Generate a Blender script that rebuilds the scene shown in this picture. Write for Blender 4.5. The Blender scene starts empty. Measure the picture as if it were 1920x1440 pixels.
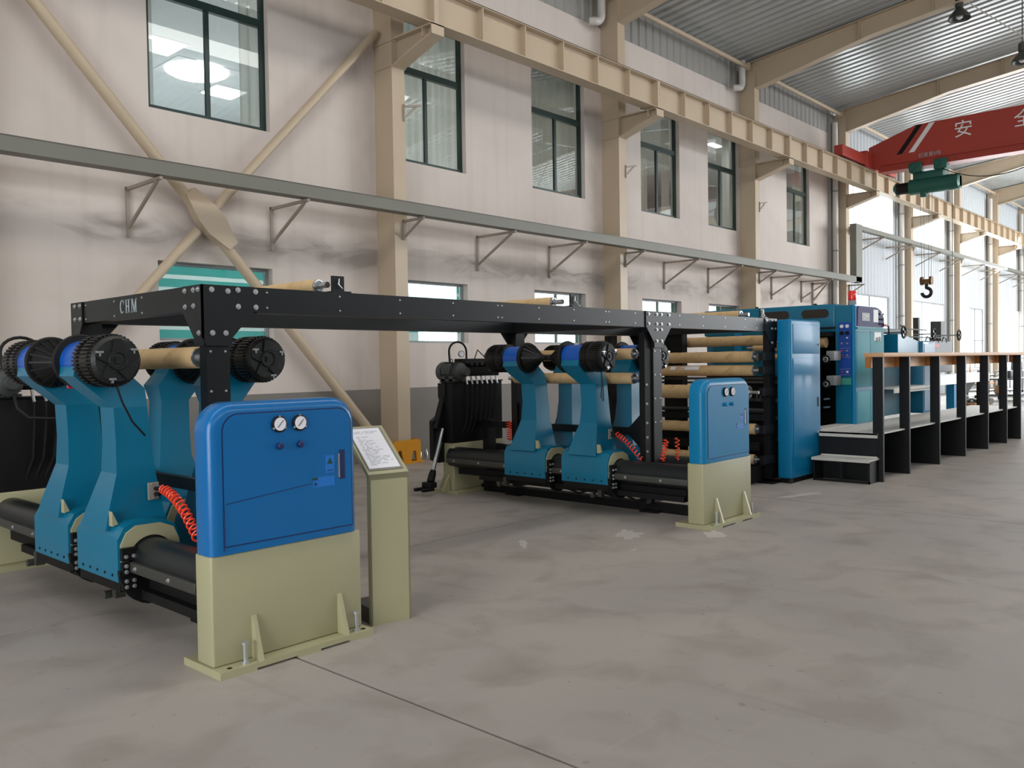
import bpy, bmesh, math, random
from mathutils import Vector, Matrix
random.seed(7)
SC = bpy.context.scene
COL = SC.collection
PI = math.pi
# ---------------------------------------------------------------- camera
YAW, PIT, ROL, FPX, CAMH = 0.8269096, 0.02476272, -0.01548352, 1608.0, 1.6
_f = Vector((math.sin(YAW)*math.cos(PIT), math.cos(YAW)*math.cos(PIT), -math.sin(PIT)))
_r = Vector((math.cos(YAW), -math.sin(YAW), 0)); _u = _r.cross(_f)
_r, _u = _r*math.cos(ROL)+_u*math.sin(ROL), -_r*math.sin(ROL)+_u*math.cos(ROL)
cd = bpy.data.cameras.new('camera'); cam = bpy.data.objects.new('camera', cd); COL.objects.link(cam)
cd.sensor_width = 36; cd.lens = FPX/1920*36; cd.clip_start = .05; cd.clip_end = 300
cam.matrix_world = Matrix(((_r.x, _u.x, -_f.x, 0), (_r.y, _u.y, -_f.y, 0), (_r.z, _u.z, -_f.z, CAMH), (0, 0, 0, 1)))
SC.camera = cam
# ---------------------------------------------------------------- world, light, exposure
w = bpy.data.worlds.new('world'); SC.world = w; w.use_nodes = True
bg = w.node_tree.nodes['Background']; bg.inputs[0].default_value = (.86, .93, 1, 1); bg.inputs[1].default_value = 5.0
SC.view_settings.view_transform = 'Standard'; SC.view_settings.look = 'None'
SC.view_settings.exposure = -0.12; SC.view_settings.gamma = 1; SC.view_settings.use_curve_mapping = False
def area(name, loc, direction, sx, sy, power, col=(1, 1, 1), spread=PI):
    l = bpy.data.lights.new(name, 'AREA'); l.shape = 'RECTANGLE'; l.size = sx; l.size_y = sy; l.energy = power; l.color = col; l.spread = spread
    o = bpy.data.objects.new(name, l); COL.objects.link(o); o.location = loc
    o.rotation_euler = Vector(direction).to_track_quat('-Z', 'Y').to_euler(); return o
# daylight through the windows of the unseen right-hand side, the open door behind, and the far half
area('daylight_side_windows', (14, -8.9, 6.9), (0, 1, .05), 42, 1.3, 330, (1, .965, .92))
area('daylight_rear_door', (-7.8, 1, 3.0), (1, .1, 0), 7, 5.5, 400, (1, .97, .93))
area('roof_fill_light', (5, 3.0, 10.1), (0, .5, -1), 25, 2.2, 800, (1, .96, .91))  # added unseen light under the roof, angled to brighten the left wall
area('daylight_far_windows', (44, 10.9, 4.2), (-.3, -1, -.1), 26, 6, 5500, (.93, .97, 1))
area('daylight_far_side', (42, -8.8, 5.0), (0, 1, .1), 30, 6, 6000, (.95, .98, 1))
# ---------------------------------------------------------------- materials
def lin(h):
    c = [int(h[i:i+2], 16)/255 for i in (0, 2, 4)]
    return tuple((x/12.92 if x <= .04045 else ((x+.055)/1.055)**2.4) for x in c)+(1,)
def nd(nt, t, **k):
    n = nt.nodes.new(t)
    for a, b in k.items(): setattr(n, a, b)
    return n
def mat(name, hexc, rough=.5, metal=0, coat=0, var=.06, scale=6, bump=0, spec=.5):
    m = bpy.data.materials.new(name); m.use_nodes = True; nt = m.node_tree; b = nt.nodes['Principled BSDF']
    b.inputs['Roughness'].default_value = rough; b.inputs['Metallic'].default_value = metal
    b.inputs['Coat Weight'].default_value = coat; b.inputs['Coat Roughness'].default_value = .12
    b.inputs['Specular IOR Level'].default_value = spec
    c = lin(hexc)
    tc = nd(nt, 'ShaderNodeTexCoord'); no = nd(nt, 'ShaderNodeTexNoise'); no.inputs['Scale'].default_value = scale; no.inputs['Detail'].default_value = 5
    nt.links.new(tc.outputs['Object'], no.inputs['Vector'])
    mx = nd(nt, 'ShaderNodeMix', data_type='RGBA')
    mx.inputs['A'].default_value = tuple(x*(1-var) for x in c[:3])+(1,); mx.inputs['B'].default_value = tuple(min(1, x*(1+var)) for x in c[:3])+(1,)
    nt.links.new(no.outputs['Fac'], mx.inputs['Factor']); nt.links.new(mx.outputs['Result'], b.inputs['Base Color'])
    if bump:
        bp = nd(nt, 'ShaderNodeBump'); bp.inputs['Strength'].default_value = bump; bp.inputs['Distance'].default_value = .01
        n2 = nd(nt, 'ShaderNodeTexNoise'); n2.inputs['Scale'].default_value = scale*14; nt.links.new(tc.outputs['Object'], n2.inputs['Vector'])
        nt.links.new(n2.outputs['Fac'], bp.inputs['Height']); nt.links.new(bp.outputs['Normal'], b.inputs['Normal'])
    return m
def emit(name, hexc, s):
    m = bpy.data.materials.new(name); m.use_nodes = True; nt = m.node_tree
    for n in list(nt.nodes): nt.nodes.remove(n)
    e = nd(nt, 'ShaderNodeEmission'); e.inputs[0].default_value = lin(hexc); e.inputs[1].default_value = s
    o = nd(nt, 'ShaderNodeOutputMaterial'); nt.links.new(e.outputs[0], o.inputs[0]); return m
def glass(name, tint='dfeeec', refl=.35, rough=.0):
    m = bpy.data.materials.new(name); m.use_nodes = True; nt = m.node_tree
    for n in list(nt.nodes): nt.nodes.remove(n)
    t = nd(nt, 'ShaderNodeBsdfTransparent'); t.inputs[0].default_value = lin(tint)
    g = nd(nt, 'ShaderNodeBsdfGlossy'); g.inputs['Roughness'].default_value = rough
    lw0 = nd(nt, 'ShaderNodeLayerWeight'); lw0.inputs['Blend'].default_value = .5
    pw = nd(nt, 'ShaderNodeMath', operation='POWER'); pw.inputs[1].default_value = 4; nt.links.new(lw0.outputs['Facing'], pw.inputs[0])
    lw = nd(nt, 'ShaderNodeMath', operation='MULTIPLY_ADD'); lw.inputs[1].default_value = refl; lw.inputs[2].default_value = refl*.12; nt.links.new(pw.outputs[0], lw.inputs[0])
    mx = nd(nt, 'ShaderNodeMixShader'); o = nd(nt, 'ShaderNodeOutputMaterial')
    nt.links.new(lw.outputs[0], mx.inputs[0]); nt.links.new(t.outputs[0], mx.inputs[1]); nt.links.new(g.outputs[0], mx.inputs[2]); nt.links.new(mx.outputs[0], o.inputs[0]); return m
def sheer(name, hexc, trans=.5, translu=.5):
    m = bpy.data.materials.new(name); m.use_nodes = True; nt = m.node_tree
    for n in list(nt.nodes): nt.nodes.remove(n)
    t = nd(nt, 'ShaderNodeBsdfTransparent'); d = nd(nt, 'ShaderNodeBsdfDiffuse'); d.inputs[0].default_value = lin(hexc)
    tl = nd(nt, 'ShaderNodeBsdfTranslucent'); tl.inputs[0].default_value = lin(hexc)
    a = nd(nt, 'ShaderNodeMixShader'); a.inputs[0].default_value = translu; b = nd(nt, 'ShaderNodeMixShader'); b.inputs[0].default_value = trans
    o = nd(nt, 'ShaderNodeOutputMaterial')
    nt.links.new(d.outputs[0], a.inputs[1]); nt.links.new(tl.outputs[0], a.inputs[2]); nt.links.new(a.outputs[0], b.inputs[1]); nt.links.new(t.outputs[0], b.inputs[2]); nt.links.new(b.outputs[0], o.inputs[0]); return m
DXW = 6.22
def plaster():
    m = mat('plaster', 'd6ccc5', .9, var=.03, scale=.6); nt = m.node_tree; b = nt.nodes['Principled BSDF']; b.inputs['Specular IOR Level'].default_value = .15
    tc = nd(nt, 'ShaderNodeTexCoord')
    def noise(sc, vs, detail=6, dist=0):
        mp = nd(nt, 'ShaderNodeMapping'); mp.inputs['Scale'].default_value = vs; nt.links.new(tc.outputs['Object'], mp.inputs[0])
        n = nd(nt, 'ShaderNodeTexNoise'); n.inputs['Scale'].default_value = sc; n.inputs['Detail'].default_value = detail; n.inputs['Distortion'].default_value = dist; nt.links.new(mp.outputs[0], n.inputs['Vector']); return n.outputs['Fac']
    def ramp(src, a, bb):
        r = nd(nt, 'ShaderNodeMapRange'); r.inputs['From Min'].default_value = a; r.inputs['From Max'].default_value = bb; nt.links.new(src, r.inputs['Value']); return r.outputs['Result']
    def mul(a, b2, op='MULTIPLY'):
        q = nd(nt, 'ShaderNodeMath', operation=op); q.use_clamp = True
        for i, v in enumerate((a, b2)):
            if isinstance(v, (int, float)): q.inputs[i].default_value = v
            else: nt.links.new(v, q.inputs[i])
        return q.outputs[0]
    streak = ramp(noise(1.0, (5, 5, .22)), .50, .78)
    big = ramp(noise(.35, (1, 1, 1.3), 8, .6), .42, .72)
    sep = nd(nt, 'ShaderNodeSeparateXYZ'); nt.links.new(tc.outputs['Object'], sep.inputs[0])
    # old smear of dirt above the lower windows (a stain with its own outline)
    band = mul(ramp(sep.outputs['Z'], 3.05, 3.3), ramp(sep.outputs['Z'], 3.75, 3.45)); blot = ramp(noise(.9, (1, 1, 3), 9, 1.2), .44, .62)
    smear = mul(band, blot)
    xo = nd(nt, 'ShaderNodeMath', operation='ADD'); xo.inputs[1].default_value = -(9.08-.42)+DXW*10+DXW/2; nt.links.new(sep.outputs['X'], xo.inputs[0])
    xm = nd(nt, 'ShaderNodeMath', operation='MODULO'); xm.inputs[1].default_value = DXW; nt.links.new(xo.outputs[0], xm.inputs[0])
    xa = nd(nt, 'ShaderNodeMath', operation='SUBTRACT'); xa.inputs[1].default_value = DXW/2; nt.links.new(xm.outputs[0], xa.inputs[0])
    xb = nd(nt, 'ShaderNodeMath', operation='ABSOLUTE'); nt.links.new(xa.outputs[0], xb.inputs[0])
    smear = mul(smear, mul(mul(ramp(xb.outputs[0], .55, .1), ramp(noise(.8, (1, 1, .6), 7, .8), .35, .65)), .9), 'ADD')
    tot = mul(mul(mul(streak, .16), mul(big, .3), 'ADD'), mul(smear, .55), 'ADD')
    src = b.inputs['Base Color'].links[0].from_socket
    mx = nd(nt, 'ShaderNodeMix', data_type='RGBA'); mx.inputs['B'].default_value = lin('9a8f86'); nt.links.new(src, mx.inputs['A']); nt.links.new(tot, mx.inputs['Factor'])
    nt.links.new(mx.outputs['Result'], b.inputs['Base Color']); return m
def concrete():
    m = mat('concrete', '9f9992', .62, var=.05, scale=.8, bump=.08); nt = m.node_tree; b = nt.nodes['Principled BSDF']; b.inputs['Specular IOR Level'].default_value = .35
    tc = nd(nt, 'ShaderNodeTexCoord')
    def layer(src, scale, vs, rng, colr, amt, rot=0, detail=8, dist=.5):
        mp = nd(nt, 'ShaderNodeMapping'); mp.inputs['Scale'].default_value = vs; mp.inputs['Rotation'].default_value = (0, 0, rot); nt.links.new(tc.outputs['Object'], mp.inputs[0])
        n = nd(nt, 'ShaderNodeTexNoise'); n.inputs['Scale'].default_value = scale; n.inputs['Detail'].default_value = detail; n.inputs['Distortion'].default_value = dist; nt.links.new(mp.outputs[0], n.inputs['Vector'])
        r = nd(nt, 'ShaderNodeMapRange'); r.inputs['From Min'].default_value = rng[0]; r.inputs['From Max'].default_value = rng[1]; r.inputs['To Max'].default_value = amt; nt.links.new(n.outputs['Fac'], r.inputs['Value'])
        mx = nd(nt, 'ShaderNodeMix', data_type='RGBA'); mx.inputs['B'].default_value = lin(colr); nt.links.new(src, mx.inputs['A']); nt.links.new(r.outputs['Result'], mx.inputs['Factor']); return mx.outputs['Result']
    s = b.inputs['Base Color'].links[0].from_socket
    s = layer(s, .55, (1, 1, 1), (.45, .7), 'b3a99f', .6)
    s = layer(s, 2.2, (1, 1, 1), (.48, .72), '857d75', .6)
    s = layer(s, 1.3, (5, .35, 1), (.62, .78), '756d66', .28, .9)
    s = layer(s, 1.1, (.4, 6, 1), (.64, .8), 'b5ada4', .3, .35)
    s = layer(s, 14, (1, 1, 1), (.70, .76), '5d5651', .35, 0, 2, 0)
    nt.links.new(s, b.inputs['Base Color']); return m
def kraft():
    m = mat('kraft_paper', 'cfb083', .75, var=.05, scale=5); nt = m.node_tree; b = nt.nodes['Principled BSDF']; b.inputs['Specular IOR Level'].default_value = .2
    tc = nd(nt, 'ShaderNodeTexCoord'); src = b.inputs['Base Color'].links[0].from_socket
    for sc, vs, rng, colr, amt in ((1.6, (1, 2.5, 1), (.5, .75), 'a67f4f', .75), (9, (1, 1, 1), (.58, .72), '8e6a42', .45)):
        mp = nd(nt, 'ShaderNodeMapping'); mp.inputs['Scale'].default_value = vs; nt.links.new(tc.outputs['Object'], mp.inputs[0])
        n = nd(nt, 'ShaderNodeTexNoise'); n.inputs['Scale'].default_value = sc; n.inputs['Detail'].default_value = 7; n.inputs['Distortion'].default_value = 1; nt.links.new(mp.outputs[0], n.inputs['Vector'])
        r = nd(nt, 'ShaderNodeMapRange'); r.inputs['From Min'].default_value = rng[0]; r.inputs['From Max'].default_value = rng[1]; r.inputs['To Max'].default_value = amt; nt.links.new(n.outputs['Fac'], r.inputs['Value'])
        mx = nd(nt, 'ShaderNodeMix', data_type='RGBA'); mx.inputs['B'].default_value = lin(colr); nt.links.new(src, mx.inputs['A']); nt.links.new(r.outputs['Result'], mx.inputs['Factor']); src = mx.outputs['Result']
    nt.links.new(src, b.inputs['Base Color']); return m
M = dict(
    plaster=plaster(), concrete=concrete(), kraft=kraft(),
    dado=mat('grey_dado_paint', '7c7772', .6, var=.08, scale=1.5), joint=mat('joint_filler', '6a625b', .9),
    cream=mat('cream_steel_paint', 'bdab93', .42, var=.05, scale=1.2), tray=mat('tray_paint', '75746a', .5, var=.12, scale=1.6),
    bracket=mat('dull_angle_iron', '9c9084', .55), sheet=mat('zinc_sheet', 'a19f9b', .45, metal=.1, var=.06, scale=.7),
    sheetw=mat('white_sheet', 'b3b8bc', .38, metal=.15, var=.04, scale=.7), roof=mat('roof_sheet', 'b3b6b6', .3, metal=.2, var=.05, scale=.5),
    pipe=mat('pvc_pipe', 'b7a98f', .4), pipew=mat('white_pvc', 'c9c6c0', .35),
    wframe=mat('green_window_frame', '12302c', .35), curtain=sheer('curtain_cloth', 'd3d3cd', .12, .5),
    blue=mat('bright_blue_enamel', '0066a6', .32, coat=.3, var=.03, bump=.05, spec=.35), teal=mat('teal_enamel', '036c8c', .36, coat=.25, var=.04, spec=.35),
    cyan=mat('cyan_blue_enamel', '0078a8', .42, coat=.12, var=.03, spec=.3), deepteal=mat('deep_teal_enamel', '07566a', .5, spec=.25),
    paleteal=mat('pale_teal_film', '3f8f9c', .55, spec=.25, var=.12, scale=2), greypurple=mat('purple_grey_panel', '53527a', .6, spec=.2),
    collar=mat('cobalt_blue_collar', '0052b0', .35, coat=.2), khaki=mat('khaki_enamel', 'a8a482', .45, coat=.15, var=.03),
    black=mat('black_powder_coat', '101113', .4, var=.1, spec=.35), black2=mat('matt_black', '0a0a0b', .6, spec=.3), rubber=mat('black_rubber', '0e0e0e', .5, spec=.4),
    drum=mat('black_cast_metal', '101010', .42, bump=.2), steel=mat('bright_steel', 'c8c9ca', .25, metal=.9), dsteel=mat('dark_steel', '53534f', .4, metal=.6),
    slate=mat('slate_black_shaft', '14191b', .38), bolt=mat('zinc_bolt', 'b9bbbb', .35, metal=.7),
    orange=mat('orange_red_hose', 'ff4722', .35, coat=.3), yellow=mat('yellow_guard', 'd8930a', .5, var=.12, scale=5),
    white=mat('white_paint', 'e8e8e8', .5), paper=mat('white_paper', 'f0eff5', .7), ink=mat('grey_ink', '8b8b92', .8), letter=mat('silver_lettering', 'a3aaad', .5),
    red=mat('crane_red_paint', 'a83a2d', .45, var=.06, scale=1.5), green=mat('hoist_green', '14574b', .4, var=.12), brass=mat('worn_brass', '7c5c38', .5, metal=.2),
    lampred=mat('red_beacon_lens', 'f02a22', .25, coat=.5), wood=mat('orange_wood', 'd6a67a', .5, var=.12, scale=3), tread=mat('aluminium_tread', 'cbc7bf', .5, metal=.05, var=.1, scale=9, bump=.3),
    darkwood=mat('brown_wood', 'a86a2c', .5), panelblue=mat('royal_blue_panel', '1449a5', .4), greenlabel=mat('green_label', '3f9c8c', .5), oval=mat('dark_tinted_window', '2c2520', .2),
    blindt=sheer('teal_blind', '66c2be', .15, .6), blindw=sheer('white_blind', 'e6f4f2', .45, .6), blindg=sheer('frosted_film', '7fb9b0', .12, .55),
    pane=glass('window_pane', 'f2f6f5', .6), farpane=glass('far_window_pane', 'fbfdfd', .15), room=mat('office_wall', 'd2d4d4', .8), ceil=mat('office_ceiling', 'dcdfe0', .8), lampw=emit('lamp_diffuser', 'ffffff', 5), lens=glass('gauge_glass', 'ffffff', .1),
    grille=mat('motor_grey', '3e4140', .45, var=.1), sticker=mat('blue_sticker', '1f74c9', .35), darkblue=mat('dark_blue_print', '0a1f55', .5), dgreen=mat('dark_green_print', '0e3d2a', .5),
    sheenblue=mat('grey_blue_sheen', '5d83a3', .3, coat=.4),  # painted reflection tone for the feeder front
    redp=mat('red_plastic', 'd02a3c', .4), grey=mat('mid_grey', '8c8f92', .5), brown=mat('carton', 'a77b52', .7), stain=mat('white_floor_paint', 'b9b4ae', .7), yard=mat('pale_yard', 'c9c6c0', .9), tree=mat('foliage', '5d6f50', .8), nylon=mat('grey_webbing', '8b857d', .8))
# ---------------------------------------------------------------- mesh helpers
class MB:
    def __init__(s): s.v = []; s.f = []
    def add(s, vs, fs):
        n = len(s.v); s.v += [tuple(v) for v in vs]; s.f += [tuple(i+n for i in f) for f in fs]; return s
    def box(s, x0, x1, y0, y1, z0, z1, bev=0):
        if x0 > x1: x0, x1 = x1, x0
        if y0 > y1: y0, y1 = y1, y0
        if z0 > z1: z0, z1 = z1, z0
        if bev:
            bm = bmesh.new(); bmesh.ops.create_cube(bm, size=1)
            for v in bm.verts: v.co = Vector(((x0+x1)/2+v.co.x*(x1-x0), (y0+y1)/2+v.co.y*(y1-y0), (z0+z1)/2+v.co.z*(z1-z0)))
            bmesh.ops.bevel(bm, geom=list(bm.edges), offset=bev, segments=3, profile=.5, affect='EDGES'); bm.verts.index_update()
            s.add([v.co for v in bm.verts], [[v.index for v in f.verts] for f in bm.faces]); bm.free(); return s
        return s.add([(x, y, z) for x in (x0, x1) for y in (y0, y1) for z in (z0, z1)], [(0, 1, 3, 2), (4, 6, 7, 5), (0, 4, 5, 1), (2, 3, 7, 6), (0, 2, 6, 4), (1, 5, 7, 3)])
    def cbox(s, c, d, bev=0): return s.box(c[0]-d[0]/2, c[0]+d[0]/2, c[1]-d[1]/2, c[1]+d[1]/2, c[2]-d[2]/2, c[2]+d[2]/2, bev)
    def bar(s, a, b, w_, h_, up=(0, 0, 1)):      # box beam between two points
        a = Vector(a); b = Vector(b); d = (b-a).normalized(); up = Vector(up)
        if abs(d.dot(up)) > .98: up = Vector((1, 0, 0))
        x = d.cross(up).normalized(); y = x.cross(d)
        vs = [p+x*i*w_/2+y*j*h_/2 for p in (a, b) for i, j in ((-1, -1), (1, -1), (1, 1), (-1, 1))]
        return s.add(vs, [(3, 2, 1, 0), (4, 5, 6, 7), (0, 1, 5, 4), (1, 2, 6, 5), (2, 3, 7, 6), (3, 0, 4, 7)])
    def lathe(s, a, d, prof, n=24, cap=True):    # prof = [(distance along d, radius)]
        a = Vector(a); d = Vector(d).normalized(); x = d.orthogonal().normalized(); y = d.cross(x); vs = []; fs = []
        for t, r in prof:
            for k in range(n):
                q = 2*PI*k/n; vs.append(a+d*t+x*math.cos(q)*r+y*math.sin(q)*r)
        for i in range(len(prof)-1):
            for k in range(n): fs.append((i*n+k, i*n+(k+1) % n, (i+1)*n+(k+1) % n, (i+1)*n+k))
        if cap: fs += [tuple(range(n-1, -1, -1)), tuple(range((len(prof)-1)*n, len(prof)*n))]
        return s.add(vs, fs)
    def cyl(s, a, b, r, n=20, r2=None):
        a = Vector(a); b = Vector(b); return s.lathe(a, b-a, [(0, r), ((b-a).length, r if r2 is None else r2)], n)
    def ring(s, c, d, R, r, n=28, m=8):
        d = Vector(d).normalized(); x = d.orthogonal().normalized(); y = d.cross(x); vs = []; fs = []
        for k in range(n):
            q = 2*PI*k/n; o = x*math.cos(q)+y*math.sin(q)
            for j in range(m):
                p = 2*PI*j/m; vs.append(Vector(c)+o*(R+r*math.cos(p))+d*r*math.sin(p))
        for k in range(n):
            for j in range(m): fs.append((k*m+j, k*m+(j+1) % m, ((k+1) % n)*m+(j+1) % m, ((k+1) % n)*m+j))
        return s.add(vs, fs)
    def tube(s, pts, r, n=8):
        pts = [Vector(p) for p in pts]; vs = []; fs = []; x = None
        for i, p in enumerate(pts):
            d = (pts[min(i+1, len(pts)-1)]-pts[max(i-1, 0)]).normalized()
            x = d.orthogonal().normalized() if x is None else (x-d*x.dot(d)).normalized()
            y = d.cross(x)
            for k in range(n):
                q = 2*PI*k/n; vs.append(p+x*math.cos(q)*r+y*math.sin(q)*r)
        for i in range(len(pts)-1):
            for k in range(n): fs.append((i*n+k, i*n+(k+1) % n, (i+1)*n+(k+1) % n, (i+1)*n+k))
        fs += [tuple(range(n-1, -1, -1)), tuple(range((len(pts)-1)*n, len(pts)*n))]
        return s.add(vs, fs)
    def prism(s, poly, axis, a, b):              # poly in the two other axes, in xyz order
        def mk(p, t): return (t, p[0], p[1]) if axis == 0 else (p[0], t, p[1]) if axis == 1 else (p[0], p[1], t)
        n = len(poly); vs = [mk(p, a) for p in poly]+[mk(p, b) for p in poly]
        return s.add(vs, [tuple(range(n)), tuple(range(2*n-1, n-1, -1))]+[(i, n+i, n+(i+1) % n, (i+1) % n) for i in range(n)])
    def loft(s, secs):                            # secs = [(x0,x1,y0,y1,z)]
        vs = [(x, y, z) for x0, x1, y0, y1, z in secs for x, y in ((x0, y0), (x1, y0), (x1, y1), (x0, y1))]; n = len(secs)
        fs = [(3, 2, 1, 0), tuple(4*(n-1)+i for i in range(4))]
        for i in range(n-1): fs += [(4*i+k, 4*i+(k+1) % 4, 4*i+4+(k+1) % 4, 4*i+4+k) for k in range(4)]
        return s.add(vs, fs)
    def mesh(s, name, m, smooth=35):
        me = bpy.data.meshes.new(name); me.from_pydata(s.v, [], s.f); me.materials.append(m)
        bm = bmesh.new(); bm.from_mesh(me); bmesh.ops.recalc_face_normals(bm, faces=bm.faces); bm.to_mesh(me); bm.free()
        if smooth: me.shade_smooth(); me.set_sharp_from_angle(angle=math.radians(smooth))
        return me
def put(name, me, parent=None, loc=(0, 0, 0), rot=None):
    o = bpy.data.objects.new(name, me); COL.objects.link(o); o.location = loc
    if rot: o.rotation_euler = rot
    if parent: o.parent = parent
    return o
def part(name, mb, m, parent, smooth=35, label=None, stuff=False):
    o = put(name, mb.mesh(name, m, smooth), parent)
    if label: o['label'] = label
    if stuff: o['kind'] = 'stuff'
    return o
def thing(name, label, cat, loc=(0, 0, 0), rz=0, group=None):
    o = bpy.data.objects.new(name, None); COL.objects.link(o); o.location = loc; o.rotation_euler = (0, 0, rz); o['label'] = label; o['category'] = cat
    o.empty_display_size = .1
    if group: o['group'] = group
    return o
def tag(o, label, cat, group=None):
    o['label'] = label; o['category'] = cat
    if group: o['group'] = group
    return o
def one(name, mb, m, label, cat, loc=(0, 0, 0), group=None, rot=None, smooth=35):
    return tag(put(name, mb.mesh(name, m, smooth), None, loc, rot), label, cat, group)
def struct(name, mb, m, parent=None, smooth=35, label=None):
    o = put(name, mb.mesh(name, m, smooth), parent)
    if not parent: o['kind'] = 'structure'; o['category'] = name.split('_')[0]
    if label or not parent: o['label'] = label or name.replace('_', ' ')
    return o
def sempty(name, label):
    o = bpy.data.objects.new(name, None); COL.objects.link(o); o['kind'] = 'structure'; o['label'] = label; o['category'] = name.split('_')[0]; return o
def dup(o, parent=None, **k):
    c = o.copy(); COL.objects.link(c)
    if parent: c.parent = parent
    for ch in o.children: dup(ch, c)
    for a, b in k.items():
        if a in ('label', 'group'): c[a] = b
        elif a == 'loc': c.location = b
        elif a == 'rz': c.rotation_euler = (0, 0, b)
    return c
BOLT = {}
def bolt(parent, loc, d, r=.016, h=.012, name='bolt'):      # a round washer and hexagon head, shared mesh
    key = (r, h)
    if key not in BOLT: BOLT[key] = MB().lathe((0, 0, 0), (0, 0, 1), [(0, r), (h*.35, r*.96), (h*.36, r*.62), (h, r*.55)], 10).mesh('bolt', M['bolt'], 40)
    o = put(name, BOLT[key], parent, loc); o.rotation_euler = Vector(d).to_track_quat('Z', 'Y').to_euler(); return o
def rivets(parent, pts, d, r=.008):
    mb = MB()
    for p in pts: mb.lathe(Vector(p), d, [(0, r), (r*.7, r*.7)], 8)
    return part('rivet_row', mb, M['bolt'], parent, stuff=True)
def text(body, size, m, parent, loc, xdir, ydir, name='lettering', depth=.001, align='CENTER'):
    cu = bpy.data.curves.new('t', 'FONT'); cu.body = body; cu.size = size; cu.extrude = depth; cu.align_x = align; cu.align_y = 'CENTER'; cu.resolution_u = 3
    o = bpy.data.objects.new('t', cu); COL.objects.link(o); dg = bpy.context.evaluated_depsgraph_get()
    me = bpy.data.meshes.new_from_object(o.evaluated_get(dg)); bpy.data.objects.remove(o)
    me.materials.clear(); me.materials.append(m); me.name = name
    p = put(name, me, parent); X = Vector(xdir).normalized(); Y = Vector(ydir).normalized(); Z = X.cross(Y)
    p.matrix_local = Matrix(((X.x, Y.x, Z.x, loc[0]), (X.y, Y.y, Z.y, loc[1]), (X.z, Y.z, Z.z, loc[2]), (0, 0, 0, 1))); return p
def rrect(x0, x1, z0, z1, r, corners=(1, 1, 1, 1), n=6):   # bl, br, tr, tl
    out = []
    for (cx, cz, a0, on) in ((x0, z0, PI, corners[0]), (x1, z0, 1.5*PI, corners[1]), (x1, z1, 0, corners[2]), (x0, z1, .5*PI, corners[3])):
        if not on: out.append((cx, cz)); continue
        ox = cx+r if cx == x0 else cx-r; oz = cz+r if cz == z0 else cz-r
        for k in range(n+1): q = a0+.5*PI*k/n; out.append((ox+r*math.cos(q), oz+r*math.sin(q)))
    return out
# ================================================================ SETTING
WY = 11.2; XC0, DX = 9.08, 6.22                          # wall plane, first column in view, bay
# --- floor: slabs with recessed joints
fl = sempty('floor', 'grey concrete workshop floor of large cast slabs')
part('joint_filler', MB().box(-9, 66, -9.3, WY+.2, -.2, -.008), M['joint'], fl)
xs = [-9]+[2.62+6.58*k for k in range(-1, 10)]+[66]; ys = [-9.3, -.9, 5.75, WY+.2]
for i in range(len(xs)-1):
    for j in range(3):
        part('slab', MB().box(xs[i]+.009, xs[i+1]-.009, ys[j]+.005, ys[j+1]-.005, -.12, 0), M['concrete'], fl, 0)
def blotch(cx, cy, sx, sy, rz, seed):
    rnd = random.Random(seed); mb = MB(); n = 22; vs = []
    for k in range(n):
        q = 2*PI*k/n; rr = .55+.6*rnd.random(); x = math.cos(q)*sx*rr; y = math.sin(q)*sy*rr
        vs.append((cx+x*math.cos(rz)-y*math.sin(rz), cy+x*math.sin(rz)+y*math.cos(rz), .0015))
    mb.add([(cx, cy, .0015)]+vs, [(0, k+1, (k+1) % n+1) for k in range(n)]); part('paint_patch', mb, M['stain'], fl, 0, 'whitish worn paint patch on the concrete')
blotch(6.5, 4.55, .25, .13, .6, 1); blotch(7.0, 3.95, .22, .1, .5, 2); blotch(5.6, 5.05, .2, .04, .8, 3); blotch(6.0, 4.15, .07, .02, .3, 4); blotch(9.6, 4.3, .4, .07, -.3, 5)
# --- plaster wall with window openings
def holed(mb, x0, x1, z0, z1, y0, y1, holes):
    gx = sorted(set([x0, x1]+[h[0] for h in holes]+[h[1] for h in holes])); gz = sorted(set([z0, z1]+[h[2] for h in holes]+[h[3] for h in holes]))
    for i in range(len(gx)-1):
        for k in range(len(gz)-1):
            cx = (gx[i]+gx[i+1])/2; cz = (gz[k]+gz[k+1])/2
            if any(h[0] < cx < h[1] and h[2] < cz < h[3] for h in holes): continue
            mb.box(gx[i], gx[i+1], y0, y1, gz[k], gz[k+1])
    bm = bmesh.new(); me = bpy.data.meshes.new('x'); me.from_pydata(mb.v, [], mb.f); bm.from_mesh(me); bmesh.ops.remove_doubles(bm, verts=bm.verts, dist=1e-4)
    # drop interior double faces
    seen = {}
    for f in bm.faces: seen.setdefault(tuple(sorted(v.index for v in f.verts)), []).append(f)
    bmesh.ops.delete(bm, geom=[f for l in seen.values() if len(l) > 1 for f in l], context='FACES_ONLY')
    bm.verts.index_update(); mb.v = [tuple(v.co) for v in bm.verts]; mb.f = [tuple(v.index for v in f.verts) for f in bm.faces]; bm.free(); bpy.data.meshes.remove(me); return mb
UP = [(-1.3, .4), (5.18, 6.99), (9.30, 11.03), (12.86, 14.56), (16.66, 18.33), (19.70, 21.35), (24.26, 25.86)]
LO = [(-1.3, .4), (5.25, 6.98), (9.32, 11.02), (12.87, 14.53), (16.66, 18.36), (19.68, 21.34)]
holes = [(a, b, 5.05, 7.55) for a, b in UP]+[(a, b, 1.97, 3.04) for a, b in LO]
struct('wall_left', holed(MB(), -9, 27.55, 0, 8.8, WY, WY+.24, holes), M['plaster'], None, 0, 'whitewashed plaster wall with stains on the left side')
struct('trim_1', MB().box(-9, 27.55, WY-.012, WY+.01, 0, 1.2), M['dado'], None, 0, 'grey painted band along the foot of the plaster wall')
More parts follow.
